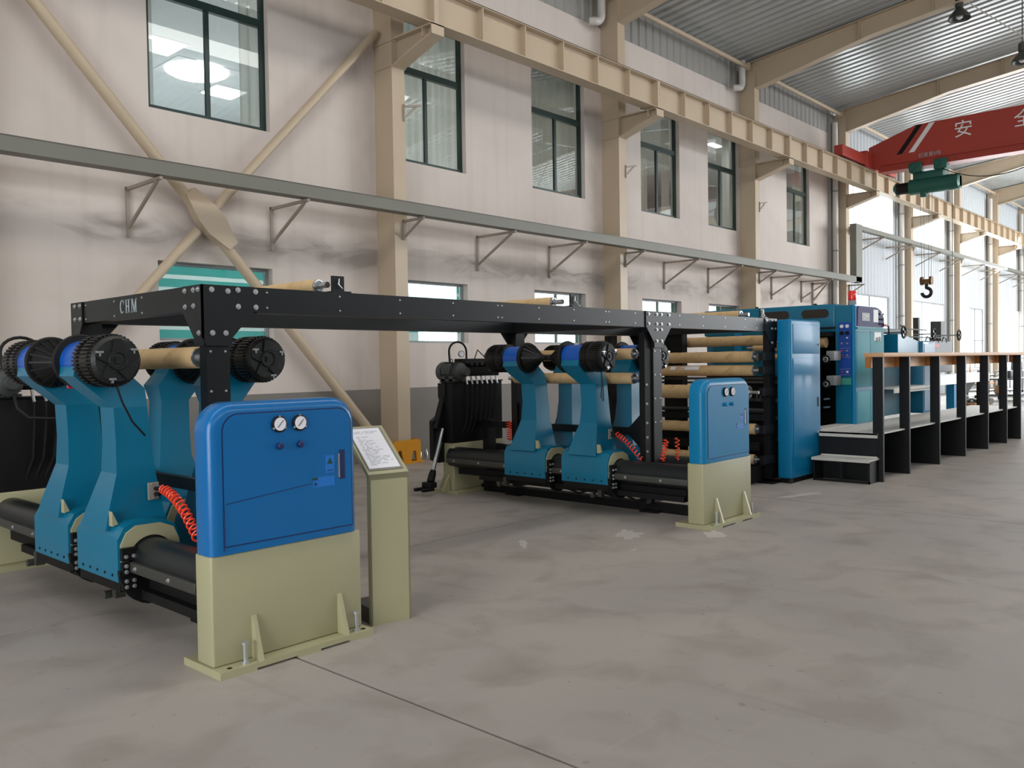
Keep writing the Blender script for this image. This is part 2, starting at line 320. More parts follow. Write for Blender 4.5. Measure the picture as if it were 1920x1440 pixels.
# --- corrugated sheet
def corr(mb, a0, a1, b0, b1, p, pitch, amp, axis, holes=()):   # ribs run along b; axis 'w' = wall (a=x,b=z,p=y) ; 'r' roof handled separately
    x = a0; prof = []
    while x < a1:
        prof += [(x, 0), (x+pitch*.55, 0), (x+pitch*.68, amp), (x+pitch*.87, amp)]; x += pitch
    for i in range(len(prof)-1):
        (xa, da), (xb, db) = prof[i], prof[i+1]; xb = min(xb, a1)
        if xb-xa < 1e-4: continue
        segs = [(b0, b1)]
        for h in holes:
            if h[0] < (xa+xb)/2 < h[1]: segs = [q for s0, s1 in segs for q in ((s0, min(s1, h[2])), (max(s0, h[3]), s1)) if q[1]-q[0] > 1e-3]
        for s0, s1 in segs: mb.add([(xa, p-da, s0), (xb, p-db, s0), (xb, p-db, s1), (xa, p-da, s1)], [(0, 1, 2, 3)])
    return mb
struct('wall_upper_left', corr(MB(), -9, 27.6, 8.78, 9.75, WY+.05, .3, .035, 'w'), M['sheet'], None, 0, 'grey corrugated sheet strip above the plaster wall')
FW = [(28.9, 32.75), (35.1, 39.35), (41.5, 45.4), (47.9, 59.0)]; fh = [(FW[0][0], FW[0][1], 1.0, 3.8), (FW[1][0], FW[1][1], 1.0, 3.8), (FW[2][0], FW[2][1], 1.0, 3.8), (FW[3][0], FW[3][1], 0, 3.85)]
bh = [(XC0+DX*k+.35, XC0+DX*(k+1)-.75, 6.05, 7.45) for k in range(3, 9)]
struct('wall_far_left', corr(MB(), 27.6, 66, 0, 9.75, WY+.05, .3, .035, 'w', [h for h in fh]+bh), M['sheetw'], None, 0, 'white corrugated sheet wall of the far bays')
def window(n, x0, x1, z0, z1, label, m, y=WY+.1, tz=None, mull=(.5,), fw=.07, depth=.06, gl='pane'):
    w_ = sempty('window_%d' % n, label); fr = MB()
    fr.box(x0, x0+fw, y, y+depth, z0, z1).box(x1-fw, x1, y, y+depth, z0, z1).box(x0+fw, x1-fw, y, y+depth, z0, z0+fw).box(x0+fw, x1-fw, y, y+depth, z1-fw, z1)
    if tz: fr.box(x0+fw, x1-fw, y-.01, y+depth, tz-fw*.8, tz+fw*.8)
    part('window_frame', fr, m, w_, 0)
    zt = tz-fw*.8 if tz else z1-fw
    for q in mull: xm = x0+(x1-x0)*q; part('mullion', MB().box(xm-fw*.45, xm+fw*.45, y+.005, y+depth-.005, z0+fw, zt), m, w_, 0)
    ed = [x0+fw]+[x0+(x1-x0)*q for q in mull]+[x1-fw]
    for i in range(len(ed)-1): part('pane', MB().box(ed[i], ed[i+1], y+.028, y+.034, z0+fw, zt), M[gl], w_, 0)
    if tz: part('pane', MB().box(x0+fw, x1-fw, y+.028, y+.034, tz+fw*.8, z1-fw), M['pane'], w_, 0)
    return w_
un = ['off frame', 'nearest', 'second', 'third', 'fourth', 'fifth', 'sixth']; wn = 1
for i, (a, b) in enumerate(UP):
    w_ = window(wn, a, b, 5.05, 7.55, 'dark green framed upper window, %s along the plaster wall' % un[i], M['wframe'], tz=6.64, mull=(.5,)); wn += 1
    cu = MB(); yb = WY+.36
    def cloth(xa, xb, amp=.03, wl=.16):
        n = max(6, int((xb-xa)/.02)); vs = []
        for k in range(n+1):
            x = xa+(xb-xa)*k/n; y = yb+amp*math.sin(2*PI*x/wl)+amp*.4*math.sin(2*PI*x/(wl*2.7)+1); vs += [(x, y, 4.9), (x, y, 7.7)]
        cu.add(vs, [(2*k, 2*k+2, 2*k+3, 2*k+1) for k in range(n)])
    if i <= 1: cloth(a-.1, a+.22); cloth(b-.28, b+.1)
    elif i == 2: cloth(a, b+.1)
    elif i in (3, 4): cloth(a, a+.75); cloth(b-.2, b+.1); cloth(a+.75, b-.2, .05, .3) if i == 3 else None
    else: cloth(b-.2, b+.1)
    part('curtain', cu, M['curtain'], w_, 60)
blindn = ['off frame', 'behind the crossing braces', 'right of the first column', 'third along the wall', 'fourth along the wall', 'last, beside the blue machine top']
for i, (a, b) in enumerate(LO):
    w_ = window(wn, a, b, 1.97, 3.04, 'low window with teal striped blind, %s' % blindn[i], M['grey'], y=WY+.12, mull=() if i < 3 else (.5,), fw=.035, depth=.05); wn += 1
    t, wh = MB(), MB(); z = 3.0; k = 0
    if i < 3:
        while z > 2.0:
            h = (.115 if k % 2 == 0 else .06) if i < 2 or z > 2.45 else (.05 if k % 2 == 0 else .15)
            (t if k % 2 == 0 else wh).box(a+.035, b-.035, WY+.2, WY+.206, max(z-h, 2.0), z); z -= h; k += 1
        part('blind_stripes', t, M['blindt'], w_, 0, 'teal stripes'); part('blind_gaps', wh, M['blindw'], w_, 0, 'sheer white stripes')
    else:
        part('frosted_film', t.box(a+.035, b-.035, WY+.2, WY+.206, 2.0, 3.0), M['blindg'], w_, 0)
names = ['beside the beacon lamp', 'behind the chain hook', 'beyond the third far column']
for i in range(3):
    a, b = FW[i]; w_ = window(wn, a, b, 1.0, 3.8, 'tall bright window %s' % names[i], M['grey'], y=WY-.02, tz=None, mull=(.5,) if i == 0 else (.33, .67), fw=.06, depth=.05, gl='farpane')
    part('transom', MB().box(a, b, WY-.02, WY+.03, 2.28, 2.33), M['grey'], w_, 0); part('window_sill', MB().box(a-.05, b+.05, WY-.12, WY+.05, .95, 1.0), M['white'], w_, 0); wn += 1
for k, h in enumerate(bh):
    window(wn, h[0], h[1], h[2], h[3], 'strip window under the crane rail, %s far bay' % ['first', 'second', 'third', 'fourth', 'fifth', 'sixth'][k], M['white'], y=WY-.02, mull=(.25, .5, .75), fw=.04, depth=.05, gl='farpane'); wn += 1
d_ = sempty('door_1', 'wide open doorway at the far end of the left wall')
part('door_frame', MB().box(FW[3][0]-.08, FW[3][0], WY-.06, WY+.1, 0, 3.93).box(FW[3][1], FW[3][1]+.08, WY-.06, WY+.1, 0, 3.93).box(FW[3][0], FW[3][1], WY-.06, WY+.1, 3.85, 3.93), M['white'], d_, 0)
# rooms behind the plaster wall
struct('wall_office', MB().box(3, 3.1, WY+.5, 20, 4.6, 7.7).box(12, 12.1, WY+.5, 20, 4.6, 7.7).box(27.3, 27.4, WY+.5, 20, 1.2, 7.7).box(-2, 27.4, 20, 20.1, 1.2, 7.7).box(-2, -1.9, WY+.5, 20, 1.2, 7.7), M['room'], None, 0, 'pale office walls seen through the windows')
struct('ceiling_office', MB().box(-2, 27.4, WY+.24, 20, 7.7, 7.8), M['ceil'], None, 0, 'white office ceiling seen through the upper windows')
struct('floor_office', MB().box(-2, 27.4, WY+.24, 20, 4.5, 4.6), M['room'], None, 0, 'office floor between the two rows of windows')
struct('floor_office_lower', MB().box(-2, 27.4, WY+.24, 20, 1.0, 1.2), M['grey'], None, 0, 'lower office floor')
def clamp_(name, x, y, sx, sy, label, power, rnd=False):
    t = thing(name, label, 'lamp', (x, y, 7.7)); 
    if rnd: part('diffuser', MB().lathe((0, 0, -.12), (0, 0, 1), [(0, sx*.55), (.03, sx*.85), (.08, sx), (.12, sx)], 32), M['lampw'], t)
    else: part('diffuser', MB().box(-sx, sx, -sy, sy, -.03, -.01), M['lampw'], t)
    part('rim', MB().box(-sx-.05, sx+.05, -sy-.05, sy+.05, -.012, 0), M['white'], t, 0)
    l = area('office_room_light', (x, y, 7.5), (0, 0, -1), sx*2, sy*2, power, (.93, .98, 1)); return t
clamp_('ceiling_lamp', 7.55, 15.9, .38, .38, 'square recessed ceiling lamp high left in the nearest upper window', 45)
clamp_('ceiling_lamp', 8.75, 16.7, .62, .5, 'large round ceiling lamp in the middle of the nearest upper window', 130, True)
clamp_('ceiling_lamp', 9.85, 17.6, .35, .35, 'square recessed ceiling lamp low right in the nearest upper window', 45)
clamp_('ceiling_lamp', 22.0, 12.3, .3, .1, 'small strip lamp in the fifth upper window', 25)
for x in (10.6, 14, 18, 22, 25): area('office_room_light', (x, 13.2, 7.5), (0, .1, -1), 1, 1, 30, (1, .90, .78))  # added room lights without fixtures, to brighten the other upper windows
for x, p_ in ((1, 130), (6.2, 150), (10.2, 150), (14, 45), (18.5, 35)): area('lower_office_fill', (x, 13.6, 4.3), (0, -.7, -1), 1.6, 1, p_, (.95, 1, 1))  # added unseen lights that make the blinds and films bright from behind
# --- roof
RS = .11
def roofz(y): return 9.55+RS*(WY-y)
def roof():
    mb = MB(); pitch = .3; x = -9; prof = []
    while x < 66: prof += [(x, 0), (x+pitch*.5, 0), (x+pitch*.62, .05), (x+pitch*.88, .05)]; x += pitch
    y0 = -9.3; ym = .9
    for i in range(len(prof)-1):
        (xa, da), (xb, db) = prof[i], prof[i+1]
        mb.add([(xa, WY+.1, roofz(WY+.1)+da), (xb, WY+.1, roofz(WY+.1)+db), (xb, ym, roofz(ym)+db), (xa, ym, roofz(ym)+da)], [(0, 1, 2, 3)])
        z1 = roofz(ym)-RS*(ym-y0); mb.add([(xa, ym, roofz(ym)+da), (xb, ym, roofz(ym)+db), (xb, y0, z1+db), (xa, y0, z1+da)], [(0, 1, 2, 3)])
    return mb
struct('ceiling', roof(), M['roof'], None, 0, 'ribbed zinc roof sheeting over the workshop')
# --- unseen sides
struct('wall_right', holed(MB(), -9, 66, 0, 9.8, -9.3, -9.1, [(-6+6.22*k, -1.8+6.22*k, 6.2, 7.6) for k in range(11)]), M['sheetw'], None, 0, 'window wall on the right side of the hall')
struct('wall_near', MB().box(-9.1, -9, -9.3, -3, 0, 10.6).box(-9.1, -9, 5, WY+.2, 0, 10.6).box(-9.1, -9, -3, 5, 6, 10.6), M['sheetw'], None, 0, 'end wall behind the camera with a tall doorway')
struct('wall_far', MB().box(66, 66.1, -9.3, -2, 0, 10.6).box(66, 66.1, 6, WY+.2, 0, 10.6).box(66, 66.1, -2, 6, 5, 10.6), M['sheetw'], None, 0, 'far end wall with a tall doorway')
struct('ground', MB().box(-60, 140, WY+.3, 90, -.3, -.15).box(66.2, 140, -60, WY+.3, -.3, -.15), M['yard'], None, 0, 'pale open yard outside')
for x, y, h in ((41, 19, 5), (44.5, 21, 6), (36, 22, 5)):
    t = thing('tree', {41: 'pale tree outside beyond the second tall window', 44.5: 'taller pale tree outside beyond the third tall window', 36: 'pale tree outside nearest the beacon'}[x], 'tree', (x, y, -.15))
    part('trunk', MB().lathe((0, 0, 0), (.03, 0, 1), [(0, .14), (h*.5, .1), (h*.7, .05)], 10), M['brown'], t)
    rnd = random.Random(int(x)); cr = MB()
    for k in range(260):
        q = rnd.random()*2*PI; rr = 1.7*rnd.random()**.5; z = h*.45+rnd.random()*h*.55; c = Vector((math.cos(q)*rr, math.sin(q)*rr, z)); s_ = .14
        cr.add([c, c+Vector((s_, rnd.uniform(-.1, .1), .05)), c+Vector((s_*.6, .1, s_)), c+Vector((-.05, .05, s_))], [(0, 1, 2, 3)])
    part('foliage', cr, M['tree'], t, 0, stuff=True)
# ================================================================ STEELWORK
ordn = ['just left of the frame', 'beside the sloping notice stand', 'second of the plaster wall', 'third of the plaster wall', 'at the corner where the sheet wall begins', 'first beyond the crane hook', 'second beyond the crane hook', 'third beyond the crane hook', 'fourth beyond the hook']
for k in range(-1, 8):
    x = XC0+DX*k; lab = ordn[k+1]
    t = thing('steel_column', 'cream steel column %s' % lab, 'column', (x, 10.93, 0), 0, 'steel columns along the left wall')
    part('column_shaft', MB().box(-.13, .13, -.18, -.155, 0, 9.4).box(-.012, .012, -.155, .25, 0, 9.4).box(-.13, .13, .25, .27, 0, 9.4).box(-.125, -.115, -.155, .25, 0, 9.4), M['cream'], t, 0)
    cb = MB().prism([(-.18, 6.4), (-.18, 6.82), (-1.12, 6.82), (-1.12, 6.68), (-1.0, 6.64)], 0, -.012, .012)
    cb.box(-.13, .13, -1.14, -.18, 6.80, 6.825); a = Vector((0, -.18, 6.39)); b = Vector((0, -.98, 6.63)); cb.bar(a, b, .26, .02).bar(b, (0, -1.14, 6.665), .26, .02); cb.box(-.13, .13, -1.14, -1.12, 6.66, 6.82)
    cb.box(-.13, -.012, -.93, -.91, 6.66, 6.8).box(-.15, .15, -.2, .28, 6.78, 6.81).box(-.15, .15, -.2, .28, 6.38, 6.41)
    part('corbel', cb, M['cream'], t, 0)
    part('base_plate', MB().box(-.2, .2, -.24, .27, 0, .03), M['cream'], t, 0)
    sb = MB().bar((.1, -.2, 5.78), (.42, -.24, 5.85), .03, .035).bar((.1, -.19, 5.6), (.36, -.23, 5.83), .025, .025).bar((.1, -.19, 5.55), (.1, -.19, 5.82), .03, .03)
    part('angle_bracket', sb, M['bracket'], t, 0, 'small dull bracket')
    # rafter
    r = thing('roof_beam', 'cream tapered roof beam springing from the column %s' % lab, 'roof beam', (x, 10.9, 0), 0, 'roof beams')
    def web(y): return (roofz(y)-.05, roofz(y)-.05-(.72 if y > 10.7 else .72-.27*min(1, (10.7-y)/3)))
    ysr = [11.1, 10.6, 9.6, 8.6, 7.7, 5, 2.5, .9]; top = [(y-10.9, web(y)[0]) for y in ysr]; bot = [(y-10.9, web(y)[1]) for y in ysr]
    rb = MB().prism(top+bot[::-1], 0, -.01, .01)
    for i in range(len(ysr)-1):
        rb.bar((0, *top[i]), (0, *top[i+1]), .24, .02, (1, 0, 0)) if False else rb.add([(sx, top[i+j][0], top[i+j][1]+dz) for j in (0, 1) for sx in (-.12, .12) for dz in (-.02, 0)], [(0, 2, 3, 1), (4, 5, 7, 6), (0, 1, 5, 4), (2, 6, 7, 3), (1, 3, 7, 5), (0, 4, 6, 2)])
        rb.add([(sx, bot[i+j][0], bot[i+j][1]+dz) for j in (0, 1) for sx in (-.12, .12) for dz in (-.02, 0)], [(0, 2, 3, 1), (4, 5, 7, 6), (0, 1, 5, 4), (2, 6, 7, 3), (1, 3, 7, 5), (0, 4, 6, 2)])
    part('beam_web', rb, M['cream'], r, 0)
    y0 = .9; rz_ = [(y-10.9, web(1.8-y)[0] if y < .9 else 0) for y in (.9, -2, -9.2)]
    part('beam_far_half', MB().prism([(.9-10.9, web(.9)[0]), (-9.2-10.9, web(.9)[0]-RS*10.1), (-9.2-10.9, web(.9)[0]-RS*10.1-.6), (.9-10.9, web(.9)[1])], 0, -.1, .1), M['cream'], r, 0)
    for yy in (8.0, 6.3, 4.6): part('stiffener', MB().box(-.12, -.01, yy-10.91, yy-10.89, web(yy)[1], web(yy)[0]), M['cream'], r, 0)
    # gutter pipe per bay and down pipe
    if k >= 0:
        gp = thing('roof_pipe', 'eaves pipe after the column %s' % lab, 'pipe', (x, 10.85, 9.35), 0, 'eaves pipes')
        part('pipe_run', MB().cyl((.3, 0, 0), (DX-.35, 0, 0), .055, 14), M['cream'], gp)
        part('clip', MB().box(DX-.36, DX-.3, -.08, .1, -.1, .1), M['cream'], gp, 0)
    if 1 <= k <= 2:
        dp = thing('drain_elbow', 'bent white drain pipe at the head of the column %s' % lab, 'pipe', (x-.42, 10.95, 8.75), 0, 'drain elbows')
        part('elbow', MB().tube([(.0, 0, .75), (.0, 0, .3)]+[(-.0-.22+.22*math.cos(q), 0, .22-.22*math.sin(q)) for q in [PI*.5*j/6 for j in range(7)]]+[(-.3, .1, 0)], .085, 14), M['pipew'], dp)
    if k >= 3:
        dp = thing('down_pipe', 'tall white down pipe beside the column %s' % lab, 'pipe', (x-.36, 11.0, 0), 0, 'down pipes of the far bays')
        part('pipe_run', MB().cyl((0, 0, .05), (0, 0, 9.1), .085, 16), M['pipew'], dp)
        for z in (1.4, 3.1, 5.0, 6.9): part('pipe_clamp', MB().lathe((0, 0, z), (0, 0, 1), [(0, .095), (.05, .095)], 16).box(.08, .3, -.01, .02, z, z+.03), M['grey'], dp)
struct('trim_2', MB().box(27.3, 27.62, WY-.08, WY+.25, 0, 9.4), M['sheet'], None, 0, 'dark grey flashing where the plaster wall meets the sheet wall')
# --- crane runway beam
rw = thing('crane_runway_beam', 'long cream I-beam with stiffeners carrying the overhead crane along the wall', 'beam', (0, 9.95, 6.83))
zz = .56
part('beam_web', MB().box(-9, 62, -.008, .008, .015, zz-.015), M['cream'], rw, 0)
part('bottom_flange', MB().box(-9, 62, -.14, .14, 0, .015), M['cream'], rw, 0); part('top_flange', MB().box(-9, 62, -.14, .14, zz-.015, zz), M['cream'], rw, 0)
part('crane_rail', MB().box(-9, 62, -.035, .035, zz, zz+.05).box(-9, 62, -.15, .15, zz+.001, zz+.008), M['dsteel'], rw, 0, 'dark steel rail')
stf = MB().box(-.012, .012, -.13, .13, .015, zz-.015).mesh('stiffener', M['cream'], 0); jnt = MB().box(-.045, .045, -.135, .135, .015, zz-.015).mesh('splice_plate', M['cream'], 0)
for j in range(-17, 52):
    x = XC0+DX*j/6
    if abs(j) % 6 == 0: put('splice_plate', jnt, rw, (x, 0, 0)); [bolt(rw, (x+.02, -.136, .15+.12*q), (0, -1, 0), .014, .01) for q in range(3)] if 0 <= j <= 18 else None
    else: put('stiffener', stf, rw, (x, 0, 0))
# --- cross braces
br = thing('cross_brace', 'cream tubular X-brace with a diamond gusset on the plaster wall left of the first column', 'brace', (5.9, 11.02, 3.65))
def T(x, z, y=0): return (x-5.9, y, z-3.65)
part('brace_tube', MB().cyl(T(2.95, 6.85), T(8.78, .32), .075, 18), M['cream'], br); part('brace_tube', MB().cyl(T(8.85, 6.95), T(5.98, 3.78), .065, 18), M['cream'], br)
part('brace_tube', MB().cyl(T(5.72, 3.45), T(3.0, .4), .065, 18), M['cream'], br)
dv = Vector((5.83, 0, -6.53)).normalized(); pv = Vector((dv.z, 0, -dv.x)); c0 = Vector((5.9-5.9, -.06, 3.62-3.65))
pl = [c0+dv*a+pv*b for a, b in ((-.46, -.08), (-.1, -.17), (.12, -.17), (.46, -.08), (.46, .08), (.12, .17), (-.1, .17), (-.46, .08))]
part('gusset_plate', MB().prism([(p.x, p.z) for p in pl], 1, -.1, .06), M['cream'], br, 0, 'diamond gusset plate')
# --- cable trays
def bracket(mb, x, z, d=.85, y1=WY):
    mb.bar((x, y1-.02, z), (x, y1-d, z), .04, .04).bar((x, y1-.02, z-.62), (x, y1-.02, z+.03), .05, .04).bar((x, y1-.04, z-.5), (x, y1-d+.1, z-.02), .035, .035)
ct = thing('cable_tray', 'long grey-green cable tray on angle brackets across the plaster wall', 'cable tray', (0, 10.3, 3.95))
part('tray_channel', MB().box(-9, 27.45, -.1, .1, .012, .17), M['tray'], ct, 0); part('tray_lid', MB().box(-9, 27.45, -.11, .11, .17, .178).box(-9, 27.45, -.105, .105, 0, .012), M['tray'], ct, 0)
for x in (-1.4, .7, 2.8, 4.86, 6.97, 11.27, 13.33, 17.57, 19.64, 23.2, 25.2):
    mb = MB(); bracket(mb, x, -.03+3.95, .98); mb.v = [(a, b-10.3, c-3.95) for a, b, c in mb.v]; part('angle_bracket', mb, M['bracket'], ct, 0)
for k in range(0, 4):
    mb = MB(); x = XC0+DX*k+.05; mb.bar((x, .43, -.03), (x, -.06, -.03), .04, .04).bar((x, .43, -.33), (x, .43, 0), .04, .04).bar((x, .41, -.28), (x, .0, -.04), .03, .03); part('angle_bracket', mb, M['bracket'], ct, 0)
part('tray_riser', MB().box(27.0, 27.5, -.1, .1, .0, 1.82), M['tray'], ct, 0, 'upright box where the tray steps up'); part('tray_channel', MB().box(27.5, 62, -.09, .09, 1.66, 1.80), M['tray'], ct, 0)
for x in (29.5, 32.3, 35.6, 38.6, 41.8, 44.8, 48, 51): part('angle_bracket', MB().bar((x, .85, 1.62), (x, -.1, 1.62), .05, .05).bar((x, .85, 1.2), (x, 0, 1.6), .04, .04), M['bracket'], ct, 0)
one('wall_stand', MB().bar((0, 0, 0), (0, -.5, 0), .05, .05).bar((0, 0, -.85), (0, 0, .05), .07, .05).bar((0, -.04, -.5), (0, -.45, -.03), .04, .04).tube([(-.35, -.1, 0), (-.3, -.12, -.6), (.0, -.2, -.85), (.4, -.1, -.8), (1.1, -.02, -.55)], .008, 5), M['bracket'], 'dull double wall bracket with a loose wire hanging near the end of the plaster wall', 'bracket', (26.0, WY-.02, 3.9))
# --- column foot guard
gd = thing('column_guard', 'yellow painted guard with slotted feet around the foot of the first column', 'guard', (8.98, 10.6, 0))
part('guard_front', MB().prism([(-.28, .03), (-.2, .03), (-.17, .22), (-.1, .22), (-.06, .03), (.1, .03), (.13, .2), (.2, .2), (.22, .03), (.3, .03), (.3, .33), (.24, .38), (-.22, .38), (-.28, .33)], 1, -.012, .012), M['yellow'], gd, 0)
part('guard_side', MB().prism([(.0, .03), (.1, .03), (.14, .2), (.3, .2), (.34, .03), (.45, .03), (.45, .38), (0, .38)], 0, -.3, -.28), M['yellow'], gd, 0)
part('guard_side', MB().prism([(.0, .03), (.1, .03), (.14, .2), (.3, .2), (.34, .03), (.45, .03), (.45, .38), (0, .38)], 0, .28, .3), M['yellow'], gd, 0)
part('foot_plate', MB().box(-.32, .34, -.05, .5, 0, .03), M['yellow'], gd, 0)
# --- overhead crane
cr = thing('overhead_crane', 'red overhead crane bridge with a black and white slash and Chinese lettering', 'crane', (27.5, 9.95, 7.3))
part('girder', MB().prism([(-.35, 0), (-.02, .32), (-.02, .8), (-1.4, 1.25), (-19, 1.25), (-19, 0)], 0, -.15, .15), M['red'], cr, 0)
part('bottom_flange', MB().box(-.24, .24, -19, -.33, -.03, .0).box(-.2, .2, -19, -.36, .18, .2), M['red'], cr, 0)
part('end_carriage', MB().box(-2.5, 2.0, -.13, .13, .18, .5, .02).box(-.7, .7, -.16, .16, .1, .62, .02), M['red'], cr)
for x in (-2.0, 1.5): part('wheel', MB().cyl((x, -.06, .2), (x, .06, .2), .13, 20), M['dsteel'], cr)
def slash(ya, yb, m, nm): part(nm, MB().add([(-.156, ya, 1.23), (-.156, ya-.16, 1.23), (-.156, yb-.16, .45), (-.156, yb, .45)], [(0, 1, 2, 3)]), m, cr, 0)
slash(-1.43, -.85, M['black2'], 'black_stripe'); slash(-1.78, -1.2, M['white'], 'white_stripe')
text('安', .52, M['white'], cr, (-.16, -2.711, 0.851), (0, -1, 0), (0, 0, 1)); text('全', .52, M['white'], cr, (-.16, -4.256, 0.851), (0, -1, 0), (0, 0, 1)); text('生', .52, M['white'], cr, (-.16, -5.801, 0.851), (0, -1, 0), (0, 0, 1)); text('产', .52, M['white'], cr, (-.16, -7.346, 0.851), (0, -1, 0), (0, 0, 1))
text('起重量5吨', .14, M['letter'], cr, (-.16, -1.796, 0.304), (0, -1, 0), (0, 0, 1))
ho = thing('electric_hoist', 'dark green electric hoist with motor drum hanging under the red crane', 'hoist', (27.5, 8.3, 6.72))
part('drum', MB().cyl((0, .45, 0), (0, -.75, 0), .235, 28), M['green'], ho); part('motor', MB().lathe((0, .45, 0), (0, 1, 0), [(0, .19), (.02, .17), (.33, .17), (.34, .2), (.36, .2)], 24), M['black2'], ho, 35, 'black motor casing')
part('end_cap', MB().lathe((0, .78, 0), (0, 1, 0), [(0, .19), (.08, .19), (.14, .13), (.15, .05)], 24), M['green'], ho); part('gearbox', MB().lathe((0, -.75, 0), (0, -1, 0), [(0, .23), (.16, .23), (.2, .16)], 24), M['green'], ho)
part('frame', MB().box(-.12, .12, -.5, .35, .15, .42, .03).cyl((0, -.02, -.2), (0, .14, -.2), .14, 20).box(-.1, .1, -.95, -.9, -.2, .2), M['green'], ho)
for y in (-.45, .25): part('trolley', MB().cyl((-.22, y, .55), (.22, y, .55), .13, 18).box(-.26, -.16, y-.2, y+.17, .4, .7, .03).cyl((-.3, y+.08, .55), (-.16, y+.08, .55), .09, 14).box(-.2, .2, y-.12, y+.12, .38, .5), M['green'], ho)
rp = MB()
for dy, dx in ((.17, 0), (.09, .03), (-.09, -.03), (-.17, 0)): rp.cyl((dx, dy, -.1), (dx, dy*.75, -2.75), .007, 6)
part('wire_ropes', rp, M['dsteel'], ho); part('pendant_cable', MB().cyl((0, -.72, -.2), (0, -.72, -5.0), .008, 6), M['black2'], ho)
part('pulley_block', MB().lathe((-.0, .17, -2.85), (0, -1, 0), [(0, .06), (.01, .13), (.02, .13), (.045, .09), (.06, .13), (.08, .13), (.09, .04)], 24).lathe((0, -.08, -2.85), (0, -1, 0), [(0, .04), (.01, .13), (.03, .13), (.045, .09), (.07, .13), (.08, .13), (.09, .06)], 24).box(-.05, .05, -.08, .08, -2.95, -2.8), M['brass'], ho, 35, 'worn brass coloured pulleys')
hk = [(0, 0, -2.95), (0, 0, -3.08)]+[(0, .13*math.sin(q), -3.2+.13*math.cos(q)) for q in [-.1-1.0*PI*1.45*j/14 for j in range(15)]]
part('hook', MB().tube(hk, .05, 12), M['rubber'], ho)
one('crane_cable', MB().tube([(0, y, .0-.55*(1-((y+1.6)/1.6)**2)*1 if y > -3.2 else -.02) for y in [-.2*j for j in range(17)]]+[(0, -3.2-.3*j, -.35*math.sin(PI*j/10)) for j in range(1, 20)], .014, 6), M['rubber'], 'black supply cable looping beneath the red crane girder', 'cable', (27.3, 8.0, 7.25))
# --- ceiling lamps
for i, (x, y, z, lab) in enumerate(((21.55, 5.78, 9.28, 'bell-shaped workshop lamp hanging at the top right under the ribbed roof'), (23.6, 4.95, 8.6, 'bell-shaped workshop lamp cut by the right edge above the red crane'))):
    t = thing('high_bay_lamp', lab, 'lamp', (x, y, z), 0, 'bell-shaped hanging lamps')
    part('shade', MB().lathe((0, 0, 0), (0, 0, 1), [(0, .24), (.06, .225), (.16, .15), (.24, .08), (.26, .06)], 28, False), M['dsteel'], t); part('bulb', MB().lathe((0, 0, .0), (0, 0, 1), [(0, .03), (.03, .07), (.12, .08), (.2, .05)], 16), M['white'], t)
    part('ballast', MB().lathe((0, 0, .24), (0, 0, 1), [(0, .06), (.03, .09), (.2, .09), (.24, .04)], 18), M['grille'], t); part('hanging_rod', MB().cyl((0, 0, .45), (0, 0, roofz(y)-z+.02), .012, 6), M['dsteel'], t)
one('stay_wire', MB().cyl((0, 0, 0), (.9, -2.3, -2.1), .012, 6), M['pipew'], 'thin pale wire slanting down beside the top right lamp', 'wire', (21.5, 5.6, 9.6))
